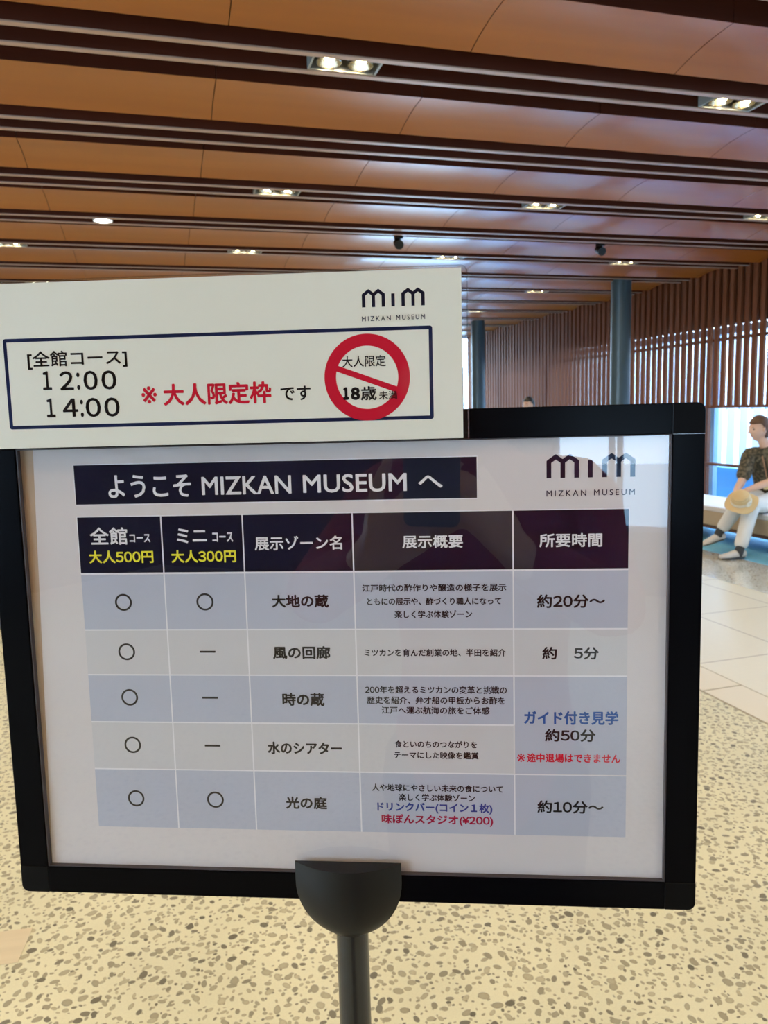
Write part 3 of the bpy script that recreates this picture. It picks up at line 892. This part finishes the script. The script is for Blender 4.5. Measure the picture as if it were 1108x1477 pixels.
def blob(bm, c, rx, ry, rz, rot=None, seg=20, ring_=12):
    r = bmesh.ops.create_uvsphere(bm, u_segments=seg, v_segments=ring_, radius=1)
    mt = Matrix.Translation(c) @ (rot or Matrix.Identity(4)) @ Matrix.Diagonal((rx, ry, rz, 1))
    bmesh.ops.transform(bm, matrix=mt, verts=r['verts'])
    return r['verts']

def frame_mat(c, f, upv=Vector((0, 0, 1))):
    """local x = forward, y = left, z = up"""
    f = Vector(f).normalized(); l = Vector(upv).cross(f).normalized(); u = f.cross(l)
    return Matrix(((f.x, l.x, u.x, c[0]), (f.y, l.y, u.y, c[1]), (f.z, l.z, u.z, c[2]), (0, 0, 0, 1)))

def head_bm(c, f, h=0.225):
    """skull, jaw, nose, brow, lips, ears in one shell; c = middle of the head"""
    bm = bmesh.new()
    k = h / 0.225
    bmesh.ops.create_uvsphere(bm, u_segments=40, v_segments=32, radius=1)
    for v in bm.verts:
        x, y, z = v.co
        X = x * 0.096; Y = y * 0.074; Z = z * 0.1125
        if z < 0:
            t = -z
            Y *= 1 - 0.34 * t ** 1.6
            X = X * (1 - 0.20 * t) + 0.012 * t if x > 0 else X * (1 - 0.45 * t)
        else:
            if x > 0: X *= 1 - 0.10 * z
        if x > 0:
            g = lambda y0, z0, sy, sz: math.exp(-((y - y0) / sy) ** 2 - ((z - z0) / sz) ** 2)
            X += 0.030 * g(0, -0.24, 0.15, 0.11) + 0.019 * g(0, -0.05, 0.12, 0.17)      # nose
            X += 0.006 * g(0, 0.17, 0.5, 0.08)                                          # brow
            X -= 0.010 * (g(0.42, 0.02, 0.18, 0.09) + g(-0.42, 0.02, 0.18, 0.09))       # eye sockets
            X += 0.006 * g(0, -0.52, 0.28, 0.05) + 0.006 * g(0, -0.63, 0.25, 0.05) - 0.004 * g(0, -0.575, 0.30, 0.025)
            X += 0.008 * g(0, -0.88, 0.3, 0.12)                                         # chin
        v.co = Vector((X, Y, Z)) * k
    for s in (-1, 1):
        blob(bm, Vector((-0.006, s * 0.077, -0.008)) * k, 0.018 * k, 0.008 * k, 0.032 * k, Matrix.Rotation(s * 0.35, 4, 'Z'), 14, 10)
    bmesh.ops.transform(bm, matrix=frame_mat(c, f), verts=bm.verts)
    return bm
def face_marks(c, f, parent, origin, h=0.225):
    k = h / 0.225
    mt = frame_mat(c, f)
    bm = bmesh.new()
    for s in (-1, 1): blob(bm, Vector((0.076, s * 0.031, 0.002)) * k, 0.008 * k, 0.0125 * k, 0.0055 * k, None, 14, 8)
    bmesh.ops.transform(bm, matrix=mt, verts=bm.verts); obj('eyes', bm, M['eye'], parent, smooth=True, origin=origin)
    bm = bmesh.new()
    for s in (-1, 1): blob(bm, Vector((0.086, s * 0.031, 0.020)) * k, 0.005 * k, 0.016 * k, 0.003 * k, None, 12, 6)
    bmesh.ops.transform(bm, matrix=mt, verts=bm.verts); obj('eyebrows', bm, M['hair'], parent, smooth=True, origin=origin)
    bm = bmesh.new(); blob(bm, Vector((0.0845, 0, -0.063)) * k, 0.007 * k, 0.021 * k, 0.0055 * k, None, 14, 8)
    bmesh.ops.transform(bm, matrix=mt, verts=bm.verts); obj('lips', bm, M['lips'], parent, smooth=True, origin=origin)
def merge(bms):
    out = bmesh.new()
    for b in bms:
        me = bpy.data.meshes.new('m'); b.to_mesh(me); b.free(); out.from_mesh(me); bpy.data.meshes.remove(me)
    return out
def fused(bms, voxel, smooth_it=4):
    """voxel-fuse overlapping shells into one continuous surface"""
    bm = merge(bms)
    me = bpy.data.meshes.new('f'); bm.to_mesh(me); bm.free()
    o = bpy.data.objects.new('f', me); COL.objects.link(o)
    md = o.modifiers.new('r', 'REMESH'); md.mode = 'VOXEL'; md.voxel_size = voxel; md.use_smooth_shade = True
    sm = o.modifiers.new('s', 'SMOOTH'); sm.iterations = smooth_it; sm.factor = 0.5
    dg = bpy.context.evaluated_depsgraph_get(); dg.update()
    out = bmesh.new(); out.from_mesh(o.evaluated_get(dg).data)
    bpy.data.objects.remove(o); bpy.data.meshes.remove(me)
    return out
def finger(base, d, nrm, ln, r, curl):
    """three-bone finger starting at base, heading d, curling towards -nrm"""
    d = Vector(d).normalized(); nrm = Vector(nrm).normalized()
    pts = [(Vector(base), r * 1.05)]
    p = Vector(base); a = 0.0
    for q, fr in enumerate((0.46, 0.30, 0.24)):
        a += curl * (0.5 if q == 0 else 1.0)
        dd = d * math.cos(a) - nrm * math.sin(a)
        p = p + dd * ln * fr
        pts.append((p.copy(), r * (0.98, 0.9, 0.75)[q]))
    return pts
def hand(wrist, d, nrm, side, ln=0.18, curl=0.45, spread=0.12, thumb_curl=0.3, grip=None):
    """palm and five fingers; d: wrist to knuckles, nrm: out of the back of the hand, side: +1 thumb towards nrm x d"""
    wrist = Vector(wrist); d = Vector(d).normalized(); nrm = Vector(nrm); nrm = (nrm - d * nrm.dot(d)).normalized()
    a = nrm.cross(d) * side
    k = ln / 0.18
    bms = []
    kn = []
    for i, (off, fwd_) in enumerate(((0.030, 0.090), (0.010, 0.095), (-0.011, 0.090), (-0.030, 0.080))):
        kn.append(wrist + a * off * k + d * fwd_ * k)
    for i in range(4):
        bms.append(skin([[(wrist - d * 0.02 + a * (0.012 - 0.008 * i) * k, 0.017 * k), (wrist + d * 0.04 * k + a * (0.024 - 0.0155 * i) * k, 0.0135 * k), (kn[i], 0.0115 * k)]], 2))
    for i, (fl, fr) in enumerate(((0.072, 0.0088), (0.080, 0.0090), (0.074, 0.0086), (0.058, 0.0076))):
        dd = (d + a * spread * (1.5 - i)).normalized()
        bms.append(skin([finger(kn[i] - d * 0.008, dd, nrm, fl * k, fr * k, curl)], 2))
    tb = wrist + d * 0.022 * k + a * 0.026 * k
    td = (d * 0.75 + a * 0.75 - nrm * 0.25).normalized()
    bms.append(skin([[(wrist + d * 0.01 * k + a * 0.012 * k, 0.015 * k), (tb, 0.0135 * k), (tb + td * 0.036 * k, 0.0112 * k), (tb + td * 0.062 * k + d * 0.008 * k, 0.0098 * k), (tb + td * 0.078 * k + d * 0.022 * k, 0.008 * k)]], 2))
    return bms
def hair_cap(c, f, h=0.225, length=0.0, fringe=0.3):
    """hair as a shell over the skull, open at the face"""
    k = h / 0.225
    bm = bmesh.new()
    bmesh.ops.create_uvsphere(bm, u_segments=36, v_segments=28, radius=1)
    kill = []
    for v in bm.verts:
        x, y, z = v.co
        lim = fringe if x > 0.35 else (-0.25 + 1.1 * max(0.0, x + 0.12) if x > -0.12 else -0.62 - length)
        if z < lim: kill.append(v)
        wob = 1 + 0.02 * math.sin(9 * y + 4 * z) + 0.015 * math.sin(17 * x + 11 * y)
        yy = y * 0.087 * (1 - 0.12 * max(0, -z))
        v.co = Vector((x * 0.108 * wob - 0.006, yy * wob, z * 0.126 + 0.003)) * k
    bmesh.ops.delete(bm, geom=kill, context='VERTS')
    ret = bmesh.ops.extrude_face_region(bm, geom=bm.faces[:])
    for v in [e for e in ret['geom'] if isinstance(e, bmesh.types.BMVert)]: v.co *= 0.90
    bmesh.ops.transform(bm, matrix=frame_mat(c, f), verts=bm.verts)
    return fix(bm)
M['skin'] = mat('skin', (0.70, 0.45, 0.33), 0.5)
M['hair'] = mat('dark_brown_hair', (0.11, 0.058, 0.034), 0.5)
M['hair_black'] = mat('black_hair', (0.012, 0.010, 0.010), 0.5)
M['eye'] = mat('dark_eyes', (0.02, 0.015, 0.012), 0.2)
M['lips'] = mat('lips', (0.45, 0.16, 0.14), 0.5)
M['shirt_olive'] = mat('dark_olive_patterned_shirt', (0.055, 0.050, 0.032), 0.8)
g = NT(M['shirt_olive'])
tc = g.n('ShaderNodeTexCoord'); nz = g.n('ShaderNodeTexNoise', i_Scale=38.0, i_Detail=3.0); g.l(tc.outputs['Object'], nz.inputs['Vector'])
g.l(g.mix(g.math('MULTIPLY_ADD', nz.outputs['Fac'], 5.0, -2.1, clamp=True), (0.035, 0.033, 0.022), (0.16, 0.13, 0.08)), g.b.inputs['Base Color'])
M['trousers_white'] = mat('off_white_trousers', (0.66, 0.64, 0.60), 0.8)
M['shoe'] = mat('pale_grey_shoes', (0.55, 0.53, 0.50), 0.6)
M['sole'] = mat('dark_shoe_sole', (0.05, 0.05, 0.05), 0.6)
M['sock'] = mat('charcoal_socks', (0.04, 0.042, 0.045), 0.9)
M['straw'] = mat('pale_straw', (0.66, 0.50, 0.27), 0.8)
g = NT(M['straw'])
tc = g.n('ShaderNodeTexCoord'); wv = g.n('ShaderNodeTexWave', wave_type='RINGS', rings_direction='Z', i_Scale=55.0, i_Distortion=1.0); g.l(tc.outputs['Object'], wv.inputs['Vector'])
g.l(g.mix(wv.outputs['Fac'], (0.70, 0.54, 0.30), (0.56, 0.40, 0.20)), g.b.inputs['Base Color'])
M['tan_cloth'] = mat('tan_lanyard', (0.32, 0.20, 0.12), 0.8)
M['jacket_red'] = mat('dark_red_jacket', (0.30, 0.018, 0.022), 0.8)
M['dark_cloth'] = mat('charcoal_cloth', (0.03, 0.03, 0.035), 0.8)

def lerp(a, b, t): return Vector(a) * (1 - t) + Vector(b) * t
def foot_bm(heel, toe, h=0.055, w_=0.043, d=0.0):
    heel = Vector(heel); toe = Vector(toe)
    ax = (toe - heel)
    return skin([[(heel + Vector((0, 0, h * .62)) + ax * 0.06, (w_ * .80, h * .62)), (lerp(heel, toe, .35) + Vector((0, 0, h * .60)), (w_ * .85, h * .58)), (lerp(heel, toe, .7) + Vector((0, 0, h * .42)), (w_, h * .40)), (toe - ax * 0.06 + Vector((0, 0, h * .34)), (w_ * .72, h * .30))]], 2)

# --- the seated person on the bench
P0 = Vector((5.60, 5.98, 0.0))
person = thing('person', 'person in dark olive shirt and white trousers sitting on the bench with a hat', 'person', P0)
pel = Vector((5.62, 5.99, 0.51)); waist = Vector((5.60, 5.985, 0.60)); chest = Vector((5.53, 5.95, 0.80)); neck0 = Vector((5.48, 5.93, 0.945)); neck1 = Vector((5.445, 5.935, 1.02))
hc = Vector((5.405, 5.952, 1.145)); hf = Vector((-0.99, 0.10, -0.06))
rs = Vector((5.375, 6.02, 0.905)); ls = Vector((5.60, 5.80, 0.905))
re_, le = Vector((5.215, 5.94, 0.655)), Vector((5.44, 5.735, 0.69))
rw, lw = Vector((5.115, 5.895, 0.575)), Vector((5.19, 5.835, 0.590))
rh, lh = Vector((5.56, 6.05, 0.480)), Vector((5.67, 5.92, 0.480))
rk, lk = Vector((5.165, 5.90, 0.452)), Vector((5.165, 5.745, 0.445))
ra, la = Vector((5.00, 5.955, 0.190)), Vector((4.955, 5.635, 0.085))
TS = Vector((.72, -.68, 0))
uc = lerp(chest, neck0, .55)
body = [skin([[(pel, (.15, .115)), (waist, (.125, .095)), (chest, (.14, .105)), (uc, (.13, .085)), (neck0, (.06, .055))]], side=TS),
        skin([[(uc, .055), (neck0, .048), (neck1, .046), (hc + Vector((0.01, 0, -.03)), .05)],
              [(uc, .06), (rs, .052), (lerp(rs, re_, .5), .044), (re_, .037), (lerp(re_, rw, .5), .034), (rw, .025)],
              [(uc, .06), (ls, .052), (lerp(ls, le, .5), .044), (le, .037), (lerp(le, lw, .5), .034), (lw, .025)],
              [(pel, .10), (rh, .088), (lerp(rh, rk, .55), .072), (rk, .056), (lerp(rk, ra, .35), .052), (ra, .034)],
              [(pel, .10), (lh, .088), (lerp(lh, lk, .55), .072), (lk, .056), (lerp(lk, la, .35), .052), (la, .034)]]),
        head_bm(hc, hf)]
body += hand(rw, (-0.75, -0.35, -0.60), (-.3, .5, 0.8), -1, 0.165, 0.55)
body += hand(lw, (-0.85, 0.20, -0.45), (-0.2, -0.4, 0.85), 1, 0.165, 0.5)
body.append(foot_bm((5.02, 5.945, 0.125), (4.845, 5.99, 0.075), .05, .036)); body.append(foot_bm((4.985, 5.63, 0.012), (4.785, 5.665, 0.012), .05, .036))
obj('body', fused(body, 0.0045, 2), M['skin'], person, smooth=True, origin=P0)
face_marks(hc, hf, person, P0)
obj('hair', hair_cap(hc, hf, 0.228, 0.12, 0.42), M['hair'], person, smooth=True, origin=P0)
sh = [skin([[(pel + Vector((0, 0, .02)), (.165, .13)), (waist, (.148, .118)), (chest, (.158, .125)), (uc, (.15, .108)), (lerp(uc, neck0, .6), (.10, .085))]], side=TS),
      skin([[(uc, .085), (rs, .068), (lerp(rs, re_, .5), .066), (lerp(rs, re_, .74), .066)],
            [(uc, .085), (ls, .068), (lerp(ls, le, .5), .066), (lerp(ls, le, .74), .066)]])]
obj('shirt', fused(sh, 0.008, 2), M['shirt_olive'], person, smooth=True, origin=P0)
tr = [skin([[(pel, (.16, .115)), (pel + Vector((0, 0, .09)), (.150, .115))]], side=TS), skin([[(pel, .112), (rh, .098), (lerp(rh, rk, .55), .086), (rk, .072), (lerp(rk, ra, .4), .066), (lerp(rk, ra, .78), .060)],
            [(pel, .112), (lh, .098), (lerp(lh, lk, .55), .086), (lk, .072), (lerp(lk, la, .4), .066), (lerp(lk, la, .86), .060)]], 2)]
obj('trousers', fused(tr, 0.008, 2), M['trousers_white'], person, smooth=True, origin=P0)
for a_, k_, hl, to in ((ra, rk, (5.03, 5.942, 0.118), (4.835, 5.993, 0.062)), (la, lk, (4.995, 5.628, 0.004), (4.775, 5.667, 0.004))):
    bm = skin([[(lerp(a_, k_, .34), .041), (a_, .040), (a_ + Vector((-.01, 0, -.035)), .042)]], 2); obj('sock', bm, M['sock'], person, smooth=True, origin=P0)
    s = obj('shoe', foot_bm(hl, to, .066, .046), M['shoe'], person, smooth=True, origin=P0)
    hl = Vector(hl); to = Vector(to)
    bm = foot_bm(hl, to, .022, .048); obj('sole', bm, M['sole'], s, smooth=True, origin=P0)
bm = bmesh.new()
fdir = Vector((-.68, -.72, 0)).normalized(); ldir = Vector((.72, -.68, 0)).normalized()
lp = [neck0 + ldir * .05 + Vector((0, 0, .02)), chest + fdir * .135 + ldir * .045 + Vector((0, 0, .05)), chest + fdir * .145 + Vector((0, 0, -.13)), chest + fdir * .135 - ldir * .045 + Vector((0, 0, .05)), neck0 - ldir * .05 + Vector((0, 0, .02))]
lan = obj('lanyard', skin([[(p, .007) for p in lp]], 1), M['tan_cloth'], person, smooth=True, origin=P0)
bm = bmesh.new(); box(bm, -.004, .004, -.035, .035, -.09, 0)
bmesh.ops.transform(bm, matrix=frame_mat(chest + fdir * .15 + Vector((0, 0, -.13)), fdir), verts=bm.verts)
obj('badge', bm, mat('pale_gold_badge', (0.7, 0.6, 0.3), 0.4), lan, origin=P0)

# straw hat held on the knees
HC = Vector((5.045, 5.74, 0.505))
hat = thing('straw_hat', 'pale straw sun hat with a white flower resting on the seated person\'s knees', 'hat', HC)
hm = frame_mat((0, 0, 0), (0.3, -0.9, -0.25), Vector((-0.45, -0.35, 0.75)))
bm = bmesh.new()
lathe(bm, [(0.145, -0.012), (0.12, -0.002), (0.088, 0.0), (0.083, 0.045), (0.072, 0.078), (0.04, 0.092), (0, 0.094), (0, 0.090), (0.04, 0.088), (0.068, 0.074), (0.079, 0.045), (0.084, -0.004), (0.12, -0.007), (0.145, -0.017), (0.145, -0.012)], 40)
for v in bm.verts:
    r = math.hypot(v.co.x, v.co.y)
    if r > 0.1: v.co.z += 0.014 * math.sin(3 * math.atan2(v.co.y, v.co.x)) * (r - 0.09) / 0.05
bmesh.ops.transform(bm, matrix=hm, verts=bm.verts)
obj('hat_body', fix(bm), M['straw'], hat, smooth=True)
bm = bmesh.new(); lathe(bm, [(0.090, 0.002), (0.0865, 0.026), (0.083, 0.026), (0.083, 0.002), (0.090, 0.002)], 40); bmesh.ops.transform(bm, matrix=hm, verts=bm.verts)
obj('hat_band', fix(bm), mat('cream_ribbon', (0.72, 0.68, 0.58), 0.7), hat, smooth=True)
bm = bmesh.new()
for i in range(7):
    a = 2 * PI * i / 7
    blob(bm, Vector((0.093, 0.020 * math.cos(a), 0.018 + 0.020 * math.sin(a))), 0.006, 0.012, 0.012, None, 10, 8)
bmesh.ops.rotate(bm, verts=bm.verts, cent=(0, 0, 0), matrix=Matrix.Rotation(-0.2, 3, 'Z'))
bmesh.ops.transform(bm, matrix=hm, verts=bm.verts)
obj('flower', bm, mat('white_cloth_flower', (0.82, 0.80, 0.70), 0.8), hat, smooth=True)

# --- a standing figure
def standing(root, base, f, height, shirt, trouser, hair, arms=None):
    """upright figure facing f; arms: (left elbow, left wrist, right elbow, right wrist) as local points"""
    s = height / 1.70
    mt = frame_mat(base, f) @ Matrix.Diagonal((s, s, s, 1))
    W = lambda x, y, z: mt @ Vector((x, y, z))
    L = {}
    pelv, wai, che, nk0, nk1, hd = W(0, 0, .93), W(0, 0, 1.08), W(0.01, 0, 1.27), W(0, 0, 1.44), W(.01, 0, 1.50), W(.025, 0, 1.587)
    if arms is None: arms = ((0.02, .25, 1.10), (0.07, .26, .86), (0.02, -.25, 1.10), (0.07, -.26, .86))
    le_, lw_, re2, rw2 = (W(*q) for q in arms)
    lsh, rsh = W(0, .165, 1.385), W(0, -.165, 1.385)
    fd = Vector(f).normalized()
    sd = Vector((0, 0, 1)).cross(fd)
    uch = W(0.005, 0, 1.37)
    tor = skin([[(pelv, (.150 * s, .108 * s)), (wai, (.125 * s, .095 * s)), (che, (.148 * s, .110 * s)), (uch, (.135 * s, .085 * s)), (nk0, (.06 * s, .055 * s))]], side=sd)
    chains = [[(uch, .055 * s), (nk0, .050 * s), (nk1, .047 * s), (hd - Vector((0, 0, .03)), .050 * s)]]
    for a_, b_, c_ in ((lsh, le_, lw_), (rsh, re2, rw2)):
        chains.append([(uch, .06 * s), (a_, .052 * s), (lerp(a_, b_, .5), .045 * s), (b_, .039 * s), (lerp(b_, c_, .45), .036 * s), (c_, .027 * s)])
    feet = []
    legs = []
    for y in (.09, -.09):
        hp, kn, an = W(0, y, .88), W(.015, y * 1.05, .48), W(0, y * 1.1, .085)
        chains.append([(pelv, .09 * s), (hp, .09 * s), (lerp(hp, kn, .5), .076 * s), (kn, .057 * s), (lerp(kn, an, .35), .054 * s), (an, .036 * s)])
        legs.append((hp, kn, an)); feet.append((W(-.06, y * 1.1, 0.004), W(.19, y * 1.25, 0.004)))
    parts = [tor, skin(chains, 2), head_bm(hd, f, .225 * s)]
    for hl, to in feet: parts.append(foot_bm(hl, to, .05, .038))
    L.update(le=le_, lw=lw_, re=re2, rw=rw2, W=W, s=s)
    sh = [skin([[(pelv + Vector((0, 0, -.04)), (.17 * s, .135 * s)), (wai, (.152 * s, .122 * s)), (che, (.168 * s, .132 * s)), (uch, (.155 * s, .108 * s)), (lerp(uch, nk0, .7), (.085 * s, .078 * s))]], side=sd), skin([[(uch, .085 * s), (a_, .070 * s), (lerp(a_, b_, .5), .060 * s), (b_, .053 * s), (lerp(b_, c_, .5), .048 * s), (lerp(b_, c_, .84), .043 * s)] for a_, b_, c_ in ((lsh, le_, lw_), (rsh, re2, rw2))])]
    tr = [skin([[(pelv, (.16 * s, .118 * s)), (wai - Vector((0, 0, .05)), (.14 * s, .11 * s))]], side=sd), skin([[(pelv, .10 * s), (h_, .102 * s), (lerp(h_, k_, .5), .090 * s), (k_, .072 * s), (lerp(k_, a_, .5), .066 * s), (a_ + Vector((0, 0, -.02)), .060 * s)] for h_, k_, a_ in legs], 2)]
    return parts, sh, tr, feet, hd, L
def dress(root, base, parts, sh, tr, feet, hd, f, s, shirt, trouser, hair, nm, vox=0.007):
    obj('body', fused(parts, vox, 3), M['skin'], root, smooth=True, origin=base)
    obj(nm, fused(sh, 0.009, 2), shirt, root, smooth=True, origin=base)
    obj('trousers', fused(tr, 0.009, 2), trouser, root, smooth=True, origin=base)
    for hl, to in feet: obj('shoe', foot_bm(hl, to, .07, .048), M['sole'], root, smooth=True, origin=base)
    face_marks(hd, f, root, base, .225 * s)
    obj('hair', hair_cap(hd, f, .228 * s, 0.15, 0.42), hair, root, smooth=True, origin=base)
PB2 = Vector((5.0, 9.82, 0))
r = thing('person', 'person far behind the sign, only dark hair showing above its frame', 'person', PB2)
f2 = Vector((-0.9, -0.45, 0))
parts, sh, tr, feet, hd, L = standing(r, PB2, f2, 1.53, None, None, None)
for wr in (L['lw'], L['rw']): parts += hand(wr, (0.05, 0, -1), (0, 1 if wr is L['lw'] else -1, 0), 1, .17, .25)
dress(r, PB2, parts, sh, tr, feet, hd, f2, L['s'], M['dark_cloth'], M['dark_cloth'], M['hair_black'], 'shirt')

# --- the photographer, seen mirrored in the cover sheet
FH = Vector((fwd.x, fwd.y, 0)).normalized(); LH = Vector((-FH.y, FH.x, 0))
PB3 = Vector((CAM.x, CAM.y, 0)) - FH * 0.36 - LH * 0.02
r = thing('person', 'person in a dark red jacket taking the photograph, mirrored faintly in the glossy sheet', 'person', PB3)
def CP(x, y, z): return CAM + right * x + up * y - fwd * z        # beside the lens: right, up, behind
H3 = 1.60; s3 = H3 / 1.70
inv = (frame_mat(PB3, FH) @ Matrix.Diagonal((s3, s3, s3, 1))).inverted()
lwp = CP(-0.105, -0.185, 0.035); lep = CP(-0.235, -0.30, 0.20)
rwp = CP(0.085, -0.185, 0.075); rep = CP(0.235, -0.31, 0.22)
parts, sh, tr, feet, hd, L = standing(r, PB3, FH, H3, None, None, None, arms=[tuple(inv @ q) for q in (lep, lwp, rep, rwp)])
parts += hand(lwp, CP(0.015, -0.075, 0.03) - lwp, fwd, -1, 0.185, 0.10, 0.16)
parts += hand(rwp, CP(0.02, -0.10, 0.05) - rwp, right + fwd * .3, 1, 0.18, 0.5, 0.10)
dress(r, PB3, parts, sh, tr, feet, hd, FH, L['s'], M['jacket_red'], M['dark_cloth'], M['hair_black'], 'jacket', 0.006)
bm = bmesh.new()
fa = (lwp - lep).normalized()
tube(bm, lwp - fa * 0.036, lwp - fa * 0.018, 0.034, 0.033, 28)
obj('wristband', fix(bm), M['black_matt'], r, smooth=True, origin=PB3)
t = thing('smartphone', 'phone held up by the photographer, mirrored faintly in the glossy sheet', 'phone', CP(-.025, -.06, .012))
o0 = CP(-.025, -.06, .012)
bm = bmesh.new()
def FC(u, v, d): return CP(u * .001, -v * .001, .008 - d * .001)
prism(bm, FC, rounded(-60, 12, -12, 134, 10, (1, 1, 1, 1)), -7.5, 0.0)
obj('case', fix(bm), mat('slate_blue_phone_case', (0.10, 0.16, 0.22), 0.35), t, smooth=False, origin=o0)
bm = bmesh.new()
for u, v in ((-16, 0), (0, 16)): tube(bm, FC(u, v, 0), FC(u, v, 2), .006, seg=20)
obj('lens_ring', fix(bm), M['black'], t, origin=o0)
